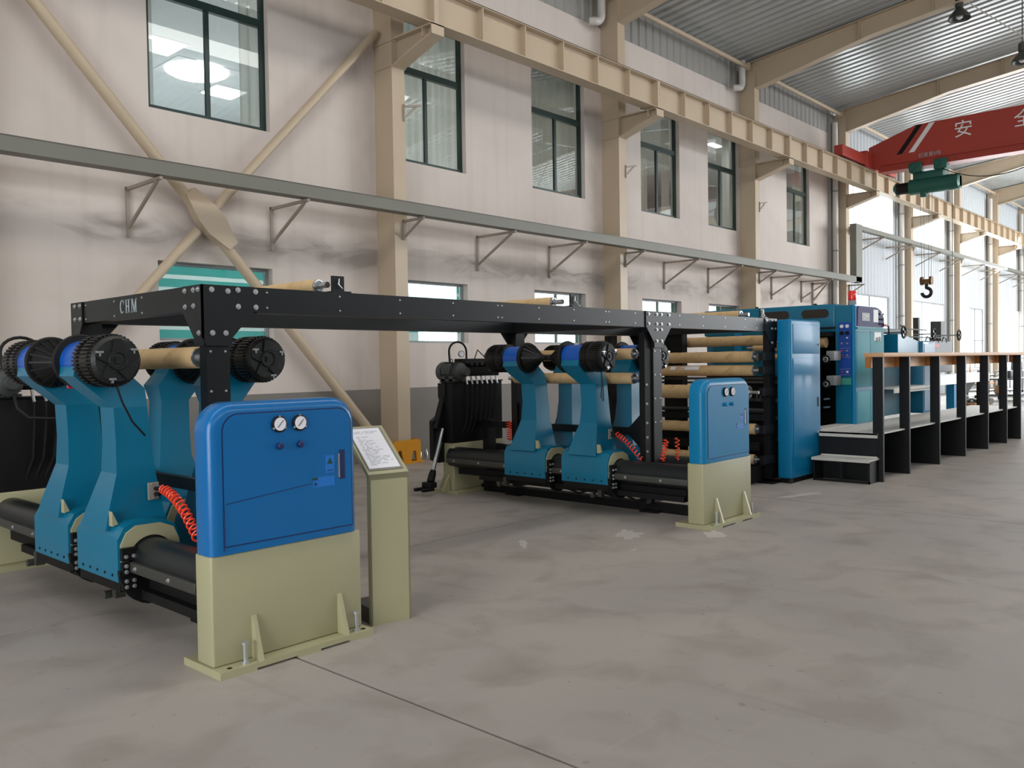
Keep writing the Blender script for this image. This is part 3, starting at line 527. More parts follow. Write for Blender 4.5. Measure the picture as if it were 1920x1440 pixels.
# ================================================================ REEL STANDS
def stand_cabinet(x0, label, dirty):
    t = thing('stand_cabinet', label, 'control cabinet', (x0, 4.13, 0))
    part('pedestal', MB().box(0, .955, 0, .17, .04, .62, .012), M['khaki'], t)
    part('base_plate', MB().box(-.01, .97, -.09, .3, .012, .04).box(-.01, .2, -.09, .3, 0, .012).box(.45, .6, -.09, .3, 0, .012).box(.8, .97, -.09, .3, 0, .012), M['khaki'], t, 0)
    for x in (.235, .79): part('gusset', MB().prism([(0, .04), (-.085, .04), (-.075, .07), (-.012, .27), (0, .27)], 0, x-.012, x+.012), M['khaki'], t, 0)
    for x in (.155, .875): part('levelling_bolt', MB().lathe((x, -.05, .04), (0, 0, 1), [(0, .022), (.012, .022), (.013, .013), (.1, .013), (.101, .02), (.115, .02)], 12), M['bolt'], t)
    for x in (.06, .92): part('anchor_hole', MB().cyl((x, -.055, .0405), (x, -.055, .0415), .014, 12), M['black2'], t)
    # hood: rounded top, bevelled front edge
    hd = MB(); r = .15; x0_, x1_, z0_, z1_ = -.005, .93, .62, 1.415
    def loop(ins, y):
        rr = max(.02, r-ins); return [(p[0], y, p[1]) for p in rrect(x0_+ins, x1_-ins, z0_, z1_-ins, rr, (0, 0, 1, 1), 8)]
    prof = [(.05, -.012), (.03, -.008), (.014, .002), (.004, .018), (0, .038), (0, .13), (.006, .145)]
    loops = [loop(*p) for p in prof]; n = len(loops[0])
    hd.add([v for l in loops for v in l], [tuple(range(n)), tuple(range((len(loops)-1)*n, len(loops)*n))]+[(i*n+k, i*n+(k+1) % n, (i+1)*n+(k+1) % n, (i+1)*n+k) for i in range(len(loops)-1) for k in range(n)])
    part('hood', hd, M['blue'] if dirty else M['cyan'], t, 40)
    door = part('door', MB().prism(rrect(.075, .885, .665, 1.35, .09, (0, 0, 1, 1)), 1, -.0165, -.01), M['blue'] if dirty else M['cyan'], t, 30)
    part('door_gap', MB().prism(rrect(.068, .892, .658, 1.357, .095, (0, 0, 1, 1)), 1, -.0135, -.011), M['darkblue'], t, 0)
    for x in (.405, .535):
        g = put('pressure_gauge', MB().lathe((0, 0, 0), (0, -1, 0), [(0, .046), (.012, .046), (.016, .04), (.016, .036)], 28).mesh('g', M['black'], 35), t, (x, -.016, 1.285))
        put('dial', MB().cyl((0, -.0165, 0), (0, -.018, 0), .036, 28).mesh('dial', M['paper'], 0), g); put('needle', MB().bar((-.015, -.019, -.018), (.018, -.019, .02), .002, .004, (0, 1, 0)).mesh('needle', M['black2'], 0), g)
        if dirty: put('fixing_lug', MB().lathe((0, -.012, .041), (0, -1, 0), [(0, .007), (.004, .006)], 8).lathe((-.036, -.012, -.022), (0, -1, 0), [(0, .008), (.004, .006)], 8).lathe((.036, -.012, -.022), (0, -1, 0), [(0, .008), (.004, .006)], 8).mesh('lug', M['bolt'], 0), g)
        put('regulator_knob', MB().lathe((0, 0, 0), (0, -1, 0), [(0, .019), (.02, .018), (.026, .012)], 16).mesh('k', M['darkblue'] if dirty else M['cyan'], 35), t, (x, -.016, 1.165))
    part('handle_recess', MB().box(.80, .84, -.018, -.0165, .94, 1.11), M['darkblue'], t, 0)
    part('handle', MB().box(.79, .80, -.024, -.016, .95, 1.09), M['steel'], t, 0, 'bright lever handle')
    s = part('warning_sticker', MB().box(.705, .765, -.0175, -.0165, .985, 1.085), M['sticker'], t, 0, 'blue sticker with a warning triangle')
    put('triangle', MB().prism([(.715, 1.035), (.755, 1.035), (.735, 1.072)], 1, -.0185, -.0176).mesh('tri', M['dgreen'], 0), s); put('sticker_line', MB().box(.715, .757, -.0185, -.0176, .995, 1.0).mesh('ln', M['darkblue'], 0), s)
    s2 = part('instruction_sticker', MB().box(.62, .765, -.0175, -.0165, .91, .965), M['sticker'], t, 0, 'long blue sticker with a small black arrow'); put('arrow', MB().prism([(.63, .915), (.63, .94), (.648, .928)], 1, -.0185, -.0176).mesh('a', M['darkblue'], 0), s2); put('tab', MB().box(.615, .65, -.0185, -.0176, .95, .965).mesh('a', M['dgreen'], 0), s2)
    if dirty: part('crease', MB().bar((.08, -.0172, .885), (.61, -.0172, .935), .001, .004, (0, 0, 1)).tube([(.066, -.018, .64), (.07, -.02, .76), (.068, -.018, .86)], .002, 6), M['darkblue'], t, 0)
    return t
stand_cabinet(2.175, 'bright blue control cabinet on a khaki pedestal in the foreground left', True)
stand_cabinet(7.12, 'cyan blue control cabinet on a khaki pedestal in front of the kraft-wrapped rollers', False)
SX = {1: 2.65, 2: 7.62}
def shaft(sx, side, label):
    t = thing('support_shaft', label, 'shaft', (sx+side*.32, 0, .45))
    part('tube', MB().cyl((0, 4.32, 0), (0, 7.72, 0), .125, 32), M['slate'], t)
    for q in (-1, 1): part('guide_bar', MB().box(q*.115, q*.15, 4.32, 7.7, -.06, .0, .004), M['dsteel'], t)
    for q in range(8): bolt(t, (side*.15, 4.62+.42*q, -.03), (side, 0, 0), .014, .012)
    part('rack_rail', MB().box(side*.0, side*.08, 4.4, 7.2, -.235, -.18).box(-.03, .03, 4.4, 7.6, -.2, -.12), M['black2'], t, 0)
    for y in (5.35, 6.7): part('hose_clip', MB().box(side*.08, side*.14, y, y+.05, -.26, -.16).cyl((side*.12, y+.1, -.25), (side*.17, y+.1, -.25), .025, 10), M['dsteel'], t)
    return t
shaft(2.65, -1, 'thick dark support shaft running behind the foreground blue cabinet'); shaft(2.65, 1, 'dark support shaft on the far side of the left reel stand')
shaft(7.62, -1, 'thick dark support shaft behind the cyan blue cabinet'); shaft(7.62, 1, 'dark support shaft on the far side of the middle reel stand')
# reel arm, local frame: origin at stand centre / sleeve centre on the floor, arm on the -X side, drum toward -Y
def arm_proto():
    t = thing('reel_arm', 'x', 'reel arm')
    sl = MB().prism([(-.52, .33), (-.13, .33), (-.13, .55), (-.17, .64), (-.25, .675), (-.42, .675), (-.48, .65), (-.52, .58)], 1, -.30, .31); part('sleeve', sl, M['teal'], t, 30)
    for y0, y1 in ((-.312, -.3), (.31, .322)): part('end_plate', MB().prism([(-.505, .33), (-.145, .33), (-.145, .54), (-.18, .62), (-.26, .655), (-.41, .655), (-.47, .62), (-.505, .55)], 1, y0, y1), M['khaki'], t, 30, 'khaki end plate')
    part('arm_body', MB().loft([(-.525, -.14, -.15, .22, .62), (-.51, -.16, -.145, .2, .70), (-.435, -.195, -.11, .12, .955), (-.43, -.21, -.10, .10, 1.15), (-.435, -.225, -.09, .11, 1.36), (-.55, -.22, -.05, .19, 1.475), (-.64, -.30, -.03, .2, 1.56), (-.62, -.38, -.03, .2, 1.70)]), M['teal'], t, 12)
    part('weld_rib', MB().prism([(-.505, .65), (-.47, .66), (-.505, .74)], 1, -.2, -.152), M['khaki'], t, 0, 'khaki weld rib')
    part('collar', MB().cyl((-.5, -.035, 1.645), (-.5, .205, 1.645), .135, 32), M['collar'], t, 35, 'cobalt blue collar')
    part('lower_clamp', MB().prism([(-.32+.205*math.cos(q), .40+.225*math.sin(q)) for q in [-PI*j/16 for j in range(17)]], 1, -.335, -.3).box(-.51, -.13, -.3, .3, .27, .33), M['black2'], t, 30)
    part('wear_ring', MB().lathe((-.32, -.315, .45), (0, 1, 0), [(0, .135), (.01, .145)], 32), M['black2'], t, 30)
    pb = MB()
    for z in (.285, .375, .46): pb.box(-.51, -.42, -.345, -.31, z, z+.075)
    part('bolt_plate', pb, M['black2'], t, 0)
    for z in (.305, .34, .395, .43, .485):
        for x in (-.49, -.445): bolt(t, (x, -.345, z), (0, -1, 0), .013, .014)
    for q in range(5): part('set_screw', MB().cyl((-.519, -.22+.11*q, .365), (-.524, -.22+.11*q, .365), .009, 8), M['black2'], t)
    return t
def chuck(t, flip):      # flip=+1: drum toward -Y ; -1: drum toward +Y
    def Y(a): return -a if flip > 0 else a+.17
    dr = part('brake_drum', MB().lathe((-.5, Y(.035), 1.65), (0, -flip, 0), [(0, .12), (.01, .145), (.27, .145), (.285, .125), (.285, .05), (.30, .045)], 36), M['drum'], t)
    fins = MB(); n = 40
    for k in range(n):
        q = 2*PI*k/n; c = Vector((math.cos(q), 0, math.sin(q)))
        for a, b in ((.05, .12), (.17, .27)): p = Vector((-.5, 0, 1.65))+c*.148; fins.bar(p+Vector((0, Y(a), 0)), p+Vector((0, Y(b), 0)), .012, .022, c)
    put('rim_fins', fins.mesh('rim_fins', M['drum'], 0), dr)['kind'] = 'stuff'
    if True:
        sp = MB()
        for k in range(5):
            q = 2*PI*k/5+.3; c = Vector((math.cos(q), 0, math.sin(q))); s_ = Vector((-c.z, 0, c.x)); yb = Y(.321); o = Vector((-.5, yb, 1.65)); h = Vector((0, -flip*.012, 0))
            a, b, cc, d2 = o+c*.02+s_*.04, o+c*.128+s_*.022, o+c*.128-s_*.022, o+c*.02-s_*.04
            sp.add([a, b, cc, d2, a+h, b+h, cc+h, d2+h], [(0, 1, 2, 3), (4, 7, 6, 5), (0, 4, 5, 1), (1, 5, 6, 2), (2, 6, 7, 3), (3, 7, 4, 0)])
        sp.ring((-.5, Y(.337), 1.65), (0, 1, 0), .05, .008, 24, 6).box(-.52, -.48, Y(.335), Y(.345), 1.63, 1.67); put('spider', sp.mesh('spider', M['rubber'], 20), dr)
        for q in (.6, 2.7, 4.4):
            c = Vector((math.cos(q), 0, math.sin(q))); p = Vector((-.5, Y(.328), 1.65))+c*.115; put('silver_clip', MB().cbox(p, (.04, .02, .012)).cbox(p+Vector((.0, 0, -.012)), (.01, .02, .025)).mesh('clip', M['steel'], 0), dr)
    Z = lambda a: (a+.20 if flip > 0 else -.03-a)
    part('flange_disc', MB().lathe((-.5, Z(0), 1.65), (0, flip, 0), [(0, .165), (.02, .172), (.045, .165), (.046, .13)], 36), M['rubber'], t)
    cn = part('chuck_cone', MB().lathe((-.5, Z(.04), 1.65), (0, flip, 0), [(0, .14), (.03, .14), (.16, .05), (.22, .03), (.26, .03)], 28), M['rubber'], t)
    rb = MB()
    for k in range(18):
        q = 2*PI*k/18; c = Vector((math.cos(q), 0, math.sin(q))); o = Vector((-.5, 0, 1.65)); s_ = Vector((-c.z, 0, c.x))*.006
        a, b, cc = o+c*.13+Vector((0, Z(.045), 0)), o+c*.158+Vector((0, Z(.06), 0)), o+c*.05+Vector((0, Z(.21), 0)); d2 = o+c*.035+Vector((0, Z(.2), 0))
        rb.add([a+s_, b+s_, cc+s_, d2+s_, a-s_, b-s_, cc-s_, d2-s_], [(0, 1, 2, 3), (4, 7, 6, 5), (0, 4, 5, 1), (1, 5, 6, 2), (2, 6, 7, 3), (3, 7, 4, 0)])
    put('cone_ribs', rb.mesh('cone_ribs', M['black'], 0), cn)['kind'] = 'stuff'
armA = arm_proto(); chuck(armA, 1); armB = arm_proto(); chuck(armB, -1)
def mirror_tree(o, parent=None):     # copies with mirrored meshes
    c = o.copy(); COL.objects.link(c)
    if o.data:
        me = o.data.copy(); R = o.rotation_euler.to_matrix()
        for v in me.vertices:
            v.co = Vector((-1, 1, 1))*(R @ v.co)
        me.flip_normals(); c.data = me; c.rotation_euler = (0, 0, 0)
    c.location = (-o.location.x, o.location.y, o.location.z)
    if parent: c.parent = parent
    for ch in o.children: mirror_tree(ch, c)
    return c
armAm, armBm = mirror_tree(armA), mirror_tree(armB)
AL = [(armA, 2.65, 5.46, 'teal reel arm with a black brake drum facing us, nearest in the left stand'), (armB, 2.65, 6.22, 'teal reel arm at the far left edge, cone chuck facing the nearer arm'),
      (armAm, 2.65, 5.46, 'teal reel arm whose black drum shows right of the near black post, left stand'), (armBm, 2.65, 6.22, 'teal reel arm behind the short kraft roller, left stand'),
      (None, 7.62, 5.52, 'teal reel arm with the black drum toward us in the middle stand'), (None, 7.62, 6.36, 'teal reel arm with a ribbed cone beside the motor in the middle stand'),
      (None, 7.62, 5.52, 'teal reel arm with a small blue plate behind the middle stand rollers'), (None, 7.62, 6.36, 'teal reel arm behind the double rollers, farther one of the middle stand')]
for i, (a, x, y, lab) in enumerate(AL):
    if a is None: a = dup(AL[i-4][0])
    a.location = (x, y, 0); a['label'] = lab; a['category'] = 'reel arm'; a['group'] = 'reel arms of the two roll stands'
pn = MB().box(-.06, .06, -.002, .002, -.06, .06); one('arm_nameplate', pn, M['panelblue'], 'small blue maker plate on the rear reel arm of the middle stand', 'plate', (8.02, 5.41, 1.42))
one('drum_cable', MB().tube([(0, 0, 0), (.03, -.02, -.12), (.09, -.01, -.24), (.17, .0, -.33)], .006, 6), M['rubber'], 'thin black cable end hanging below the nearest brake drum', 'cable', (2.16, 5.2, 1.52))
one('drum_cable', MB().tube([(0, 0, 0), (-.02, -.02, -.13), (-.01, 0, -.27), (.03, .0, -.31), (.05, .02, -.15), (.05, .04, 0)], .006, 6), M['rubber'], 'black cable loop hanging below the drum of the middle stand', 'cable', (7.12, 5.3, 1.5))
one('rag', MB().box(-.04, .05, -.01, .01, -.02, .02, .006), M['redp'], 'small red and grey cloth tag caught under the dark flange of the nearest arm', 'tag', (2.12, 5.73, 1.50))
# coiled hoses
def coil(p0, p1, label, turns=12, r=.022, sag=.0, wire=.0055, bulge=None):
    p0 = Vector(p0); p1 = Vector(p1); L = p1-p0; pts = []; N = turns*12
    ax = L.normalized(); x = ax.orthogonal().normalized(); y = ax.cross(x)
    for k in range(N+1):
        s = k/N; c = p0+L*s+Vector((0, 0, 1))*sag*math.sin(PI*s); q = 2*PI*turns*s; rr = r*(1 if .04 < s < .97 else .3)
        pts.append(c+x*rr*math.cos(q)+y*rr*math.sin(q)-p0)
    return one('coiled_air_hose', MB().tube(pts, wire, 6), M['orange'], label, 'air hose', p0, 'orange-red coiled air hoses')
def hose_plate(p, label):
    t = thing('hose_socket', label, 'fitting', p); part('plate', MB().box(-.035, .035, -.012, 0, -.055, .055, .004), M['nylon'], t); part('connector', MB().cyl((.01, -.01, .015), (.02, -.05, .015), .012, 10).cyl((.01, -.01, -.02), (.02, -.05, -.02), .012, 10), M['black2'], t)
    bolt(t, (-.01, -.012, .042), (0, -1, 0), .008, .006); bolt(t, (0, -.012, -.042), (0, -1, 0), .008, .006); return t
hose_plate((2.42, 5.31, .83), 'small grey hose socket plate on the nearest reel arm'); hose_plate((7.37, 5.385, .83), 'small grey hose socket plate on the middle stand arm')
coil((2.45, 5.25, .85), (2.42, 4.72, .58), 'coiled orange-red air hose from the nearest arm to the foreground cabinet', 15, .027, .06, .0065)
coil((7.40, 5.33, .84), (7.36, 4.98, .58), 'coiled orange-red air hose from the drum-side arm of the middle stand', 11, .025, .03)
coil((7.95, 5.42, .86), (7.93, 5.36, .60), 'faint red coiled hose behind the middle stand arm', 8, .02, 0, .005)
coil((7.42, 4.72, .80), (7.40, 4.76, .58), 'short coiled hose hanging left of the cyan cabinet', 7, .025, 0)
coil((7.85, 4.86, .78), (7.85, 4.86, .54), 'thin kinked red hose between the post and the cyan cabinet', 6, .022, 0, .005)
coil((7.6, 7.05, .90), (7.6, 7.05, .66), 'coiled hose at the far post left of the middle stand arms', 9, .03, 0)
# far pedestals with tank and pump motor
def pedestal(x0, label, tl, ml):
    t = thing('stand_pedestal', label, 'pedestal', (x0, 7.65, 0))
    part('column', MB().box(.02, .92, 0, .2, .04, .62, .012), M['khaki'], t); part('base_plate', MB().box(-.02, .95, -.1, .36, 0, .04), M['khaki'], t, 0)
    part('gusset', MB().prism([(.2, .04), (.34, .04), (.21, .3), (.2, .3)], 0, .08, .1).prism([(0, .04), (-.12, .04), (0, .24)], 1, .06, .08), M['khaki'], t, 0)
    k = thing('oil_tank', tl, 'tank', (x0+.02, 7.67, .62)); part('tank_body', MB().box(0, .9, 0, .2, 0, .75, .01), M['black2'], k); part('tank_lid', MB().box(-.01, .91, -.01, .21, .75, .765), M['black'], k, 0)
    m = thing('pump_motor', ml, 'motor', (x0+.12, 7.77, 1.5))
    part('motor_body', MB().lathe((0, .18, 0), (0, -1, 0), [(0, .03), (.0, .11), (.03, .125), (.1, .125), (.1, .105), (.36, .105), (.38, .06), (.46, .05)], 28), M['grille'], m)
    fn = MB()
    for q in range(20): a = 2*PI*q/20; c = Vector((math.cos(a), 0, math.sin(a))); fn.bar(c*.108+Vector((0, .08, 0)), c*.108+Vector((0, -.16, 0)), .005, .02, c)
    part('cooling_fins', fn, M['grille'], m, 0, stuff=True); part('terminal_box', MB().box(-.15, -.09, -.1, .04, -.03, .1, .008), M['grille'], m); part('lifting_eye', MB().ring((0, .0, .135), (0, 1, 0), .02, .006, 14, 6), M['dsteel'], m)
    part('mount', MB().box(-.1, .1, -.15, .1, -.115, -.09).box(-.1, -.07, -.12, -.05, -.13, -.05).box(-.1, -.07, .02, .09, -.13, -.05), M['grille'], m, 0)
    return t
pedestal(2.2, 'khaki pedestal at the left edge below a black tank', 'black oil tank on the khaki pedestal at the left edge', 'grey pump motor on the tank at the far left edge')
pedestal(7.22, 'khaki pedestal below the black tank at the far side of the middle stand', 'black oil tank on the pedestal of the middle stand', 'grey pump motor on the black tank left of the middle stand')
def valves(x, y, z, label):
    v = thing('valve_block', label, 'valve block', (x, y, z)); part('block', MB().box(-.3, .35, -.1, .1, -.06, .06, .01).box(-.28, .33, -.08, .08, .06, .16, .01), M['black2'], v)
    for q in range(7):
        part('solenoid', MB().cyl((-.24+.09*q, -.1, .1), (-.24+.09*q, -.2, .1), .03, 12), M['black'], v); part('fitting', MB().cyl((-.24+.09*q, -.08, -.06), (-.24+.09*q+.01, -.1, -.16), .013, 8), M['steel'], v)
        part('hose', MB().tube([(-.24+.09*q+.01, -.1, -.15), (-.24+.09*q, -.12, -.35), (-.2+.08*q-.05, -.1, -.62), (-.2+.07*q-.12, -.06, -.85)], .011, 6), M['rubber'], v)
    part('pipe_loop', MB().tube([(-.42, 0, .02), (-.44, 0, .25)]+[(-.29-.15*math.cos(a), 0, .25+.12*math.sin(a)) for a in [PI*j/10 for j in range(11)]]+[(-.14, 0, .1)], .013, 8).tube([(0, 0, .15), (.06, 0, .27), (.2, 0, .17)], .008, 6), M['rubber'], v)
    g = put('pressure_gauge', MB().lathe((0, 0, 0), (-.3, -1, 0), [(0, .04), (.03, .04)], 20).mesh('g', M['steel'], 35), v, (-.27, -.03, .22)); put('dial', MB().lathe((-.01, -.03, 0), (-.3, -1, 0), [(0, .033), (.002, .033)], 20).mesh('d', M['paper'], 0), g)
    return v
valves(7.72, 7.75, 1.50, 'row of black hydraulic valves with hanging hoses beside the pump motor'); valves(2.75, 7.75, 1.5, 'row of black hydraulic valves on the left stand, behind the reel arms')
one('tank_cable', MB().tube([(0, 0, 0), (.01, -.05, -.12), (.08, -.1, -.2), (.2, -.15, -.21), (.32, -.2, -.22)], .012, 8), M['rubber'], 'black cable drooping in front of the tank at the left edge', 'cable', (2.35, 7.6, 1.42))
lv = thing('tilt_cylinder', 'black tilting cylinder with a bright rod leaning left of the middle stand', 'cylinder', (7.0, 7.8, 0))
part('barrel', MB().cyl((.28, .05, 1.22), (.1, .03, .8), .045, 16), M['black2'], lv); part('rod', MB().cyl((.2, -.0, .8), (.04, .02, .28), .027, 16), M['steel'], lv, 35, 'bright chrome rod')
part('side_plate', MB().prism([(.06, .42), (.14, .38), (.32, .38), (.32, .9), (.14, .95), (.06, .9)], 1, .02, .09), M['black'], lv, 0); part('bracket', MB().prism([(.25, 1.1), (.36, 1.1), (.36, 1.36), (.22, 1.36), (.22, 1.2)], 1, -.03, .1), M['black'], lv, 0)
part('clevis', MB().lathe((.05, .02, .3), (-.35, 0, -1), [(0, .035), (.05, .045), (.14, .05), (.16, .03)], 14).box(-.08, .04, -.06, .1, .09, .16, .015).box(-.2, -.02, -.08, -.03, .06, .1, .01).box(-.2, -.02, .06, .11, .06, .1, .01), M['black2'], lv)
# ---- black bridge frame
bf = thing('bridge_frame', 'long black bolted steel portal frame carrying the rollers over both reel stands', 'frame', (2.65, 5.0, 0))
BX = [0, 5.0, 7.68]
ZT, ZB = 2.115, 1.955
def fb(name, *a, **k): return part(name, MB().box(*a), M['black'], bf, 0, **k)
for y0, y1 in ((0, .10), (1.95, 2.05)):
    fb('long_beam', -.03, 7.82, y0, y1, ZB, ZT); 
for x in BX:
    fb('cross_beam', x-.03, x+.07, .1, 1.95, ZB, ZT)
    for y in (.0, 1.95):
        wd = .15; fb('post', x-.005, x+wd, y+.01, y+.10, .06 if x > 5 else .1 if x else .0, ZB); part('foot_plate', MB().box(x-.08, x+.24, y-.06, y+.16, 0, .02), M['black'], bf, 0)
        s_ = 1 if y else -1; yy = y-.012 if not y else y+.1
        cx = x+wd/2; xl = cx-.24 if x > 0 else x-.042; xr = cx+.24 if x < 7 else x+wd+.02
        g = MB().prism([(xl if x > 0 else x-.042, ZT), (xr, ZT), (xr, ZB), (x+wd+.01, ZB-.17), (x+wd+.01, ZB-.22), (x-.015, ZB-.22), (x-.015 if x else x-.042, ZB-.17), (xl, ZB)], 1, yy, yy+.012)
        part('gusset_plate', g, M['black'], bf, 0)
    fb('brace_bar', x+.02, x+.07, .1, 1.95 if x != 5 else 2.7, .80, .88)
    if x == 5: fb('end_upright', x+.0, x+.13, 2.45, 2.55, .0, .9)
    # side gusset on the left end
g = MB().prism([(-.012, ZT), (.24, ZT), (.24, ZB), (.1, ZB-.17), (.1, ZB-.22), (-.012, ZB-.22)], 0, -.042, -.03); part('gusset_plate', g, M['black'], bf, 0)
g = MB().prism([(2.06, ZT), (1.85, ZT), (1.85, ZB), (1.95, ZB-.17), (1.95, ZB-.3), (2.06, ZB-.3)], 0, -.042, -.03); part('gusset_plate', g, M['black'], bf, 0)
for x, z in ((.055, ZT-.03), (.165, ZT-.035), (.235, ZT-.025), (.36, ZT-.03), (.235, ZB+.03), (.36, ZB+.03), (.055, ZB-.14), (.145, ZB-.14)): bolt(bf, (x-.03, -.012, z), (0, -1, 0), .018, .012)
for y, z in ((.03, ZT-.03), (.09, ZT-.03), (.2, ZT-.03), (.09, ZB+.03), (.2, ZB+.03), (.03, ZB-.14), (1.88, ZT-.03), (1.98, ZT-.03), (1.88, ZB+.03), (1.98, ZB+.03)): bolt(bf, (-.042, y, z), (-1, 0, 0), .018, .012)
for bx in (5.0, ):
    for x, z in ((-.12, ZT-.03), (.03, ZT-.03), (.12, ZT-.03), (.27, ZT-.03), (-.12, ZB+.03), (.03, ZB+.03), (.12, ZB+.03), (.27, ZB+.03), (.03, ZB-.03), (.12, ZB-.03), (.03, ZB-.15), (.12, ZB-.15)): bolt(bf, (bx+x, -.012, z), (0, -1, 0), .017, .014)
for x, z in ((7.55, ZT-.03), (7.7, ZT-.03), (7.8, ZT-.03), (7.7, ZB+.03), (7.8, ZB+.03), (7.7, ZB-.15)): bolt(bf, (x, -.012, z), (0, -1, 0), .017, .014)
rivets(bf, [(x, 0, z) for x in (.42, 1.0, 1.55, 2.1, 2.62, 2.67, 3.15, 3.65, 4.15, 4.2, 4.65, 5.5, 6.0, 6.5, 7.0, 7.3) for z in (ZT-.03, ZB+.03)], (0, -1, 0))
rivets(bf, [(-.03, y, z) for y in (.25, .84, 1.29, 1.8) for z in (ZT-.03, ZB+.025)], (-1, 0, 0))
rivets(bf, [(bx+x, .01, z) for bx in (0, 5.0) for x in (.02, .12) for z in (1.7, 1.45, 1.2, .95)], (0, -1, 0), .009)
fb('flange_edge', .35, 7.6, -.002, .1, ZB-.006, ZB); 
for z0 in (.95, .70): part('brace_gusset', MB().prism([(1.7, .88), (1.95, .88), (1.95, 1.12)] if z0 > .9 else [(1.7, .8), (1.95, .8), (1.95, .56)], 0, 5.02, 5.05), M['black'], bf, 0); part('brace_gusset', MB().prism([(.1, .8), (.35, .8), (.1, .56)] if z0 < .9 else [(.1, .88), (.35, .88), (.1, 1.12)], 0, 5.02, 5.05), M['black'], bf, 0)
part('side_channel', MB().box(4.86, 5.0, .03, .1, .1, 1.9), M['black2'], bf, 0, 'second upright of the post')
for z in (1.35, 1.15, .95, .8, .65, .5): bolt(bf, (4.88, .02, z), (-.7, -.7, 0), .014, .012)
# serif CHM lettering on the end beam (faces -X); letters drawn as polygons, x to the right = -Y
def serif(polys, ycen, zcen, s):
    mb = MB()
    for P_ in polys: mb.prism([(ycen-s*a, zcen+s*b) for a, b in P_], 0, -.033, -.0305)
    return mb
def arcC():
    out = []; inn = []
    for j in range(17): q = math.radians(42+276*j/16); out.append((.36+.36*math.cos(q), .5+.5*math.sin(q)))
    for j in range(16, -1, -1): q = math.radians(48+264*j/16); inn.append((.40+.24*math.cos(q), .5+.43*math.sin(q)))
    quads = []
    for j in range(16): quads.append([out[j], out[j+1], inn[15-j], inn[16-j]])
    return quads+[[(.62, .66), (.67, .66), (.67, .95), (.62, .84)]]
def R_(x0, x1, y0, y1): return [(x0, y0), (x1, y0), (x1, y1), (x0, y1)]
H_ = [R_(.08, .24, 0, 1), R_(.5, .66, 0, 1), R_(.24, .5, .45, .54), R_(0, .32, 0, .06), R_(0, .32, .94, 1), R_(.42, .74, 0, .06), R_(.42, .74, .94, 1)]
M_ = [R_(.08, .15, 0, 1), R_(.7, .86, 0, 1), [(.08, 1), (.27, 1), (.53, .2), (.45, .0)], [(.45, 0), (.52, 0), (.78, 1), (.7, 1)], R_(0, .24, 0, .06), R_(0, .2, .94, 1), R_(.62, .94, 0, .06), R_(.74, .94, .94, 1)]
s_ = .095; wl_ = part('lettering', serif(arcC(), 1.19, 1.992, s_), M['letter'], bf, 0, 'silver letters CHM')
part('lettering', serif(H_, 1.19-.088, 1.992, s_), M['letter'], bf, 0); part('lettering', serif(M_, 1.19-.182, 1.992, s_), M['letter'], bf, 0)
# stand floor sills
for x, lab in ((2.62, 'low black floor sill under the left reel stand'), (7.66, 'low black floor sill under the middle reel stand')):
    one('floor_sill', MB().box(0, .14, 4.36, 7.6, 0, .085), M['black2'], lab, 'sill', (x, 0, 0))
    one('stand_hose_bundle', MB().tube([(0, 7.2, .05), (-.05, 6.9, .0), (-.1, 6.3, .08), (-.05, 5.9, -.02), (-.08, 5.5, .1), (-.1, 5.1, -.02), (-.02, 4.8, .1)], .012, 6).tube([(0, 7.3, .12), (-.08, 6.6, .05), (-.12, 6.0, .1), (-.1, 5.4, -.0), (-.05, 5.0, .08)], .012, 6), M['rubber'], 'black hoses sagging '+lab[18:], 'hose', (x-.12, 0, .16))
# ---- rollers
def roller(x, z, r, y0, y1, label, endr=.022, rod=.1, sticker=False, group='kraft-wrapped web rollers'):
    t = thing('web_roller', label, 'roller', (x, y0, z), 0, group); L = y1-y0; n = 24; prof = [(0, r*.94), (.012, r)]; rnd = random.Random(int(x*100+z*10)); k = 0
    while .1+k*.09 < L-.05: prof.append((.1+k*.09, r*(1+rnd.uniform(-.02, .035)))); k += 1
    prof += [(L-.012, r), (L, r*.94)]
    part('kraft_wrap', MB().lathe((0, 0, 0), (0, 1, 0), prof, n), M['kraft'], t)
    part('end_cap', MB().lathe((0, .004, 0), (0, -1, 0), [(0, r*.93), (.02, r*.9), (.021, r*.72), (.012, r*.7), (.012, r*.45), (.03, r*.4)], 24), M['steel'], t, 35, 'bright steel end cap')
    part('axle', MB().cyl((0, -rod-.02, 0), (0, 0, 0), endr, 14), M['steel'], t); part('axle', MB().cyl((0, L, 0), (0, L+rod, 0), endr, 14), M['steel'], t)
    if sticker: part('paper_label', MB().add([(-r*1.03*math.cos(a), y, r*1.03*math.sin(a)) for y in (.75, 1.2) for a in (.2, .6, 1.0)], [(0, 1, 4, 3), (1, 2, 5, 4)]), M['paper'], t, 0, 'white paper label')
    return t
def pillow(x, y, z, label):
    t = thing('roller_bracket', label, 'bracket', (x, y, z)); part('plate', MB().box(-.05, .05, -.01, .01, 0, .12), M['black'], t, 0); part('foot', MB().box(-.06, .09, -.04, .05, 0, .012), M['black'], t, 0)
    part('clamp_handle', MB().tube([(0, -.02, .1), (-.01, -.025, .06), (.02, -.03, .03)], .006, 6), M['steel'], t); bolt(t, (.07, -.02, .012), (0, 0, 1), .01, .012); return t
roller(3.62, 2.175, .05, 5.22, 6.85, 'kraft-wrapped roller on top of the black frame behind its near corner'); pillow(3.67, 5.05, 2.115, 'small black bracket with silver clamp near the corner of the black frame')
roller(6.26, 2.165, .05, 5.22, 6.85, 'kraft-wrapped roller on top of the black frame above the middle stand'); pillow(6.36, 5.05, 2.115, 'small black bracket with silver clamp above the middle stand')
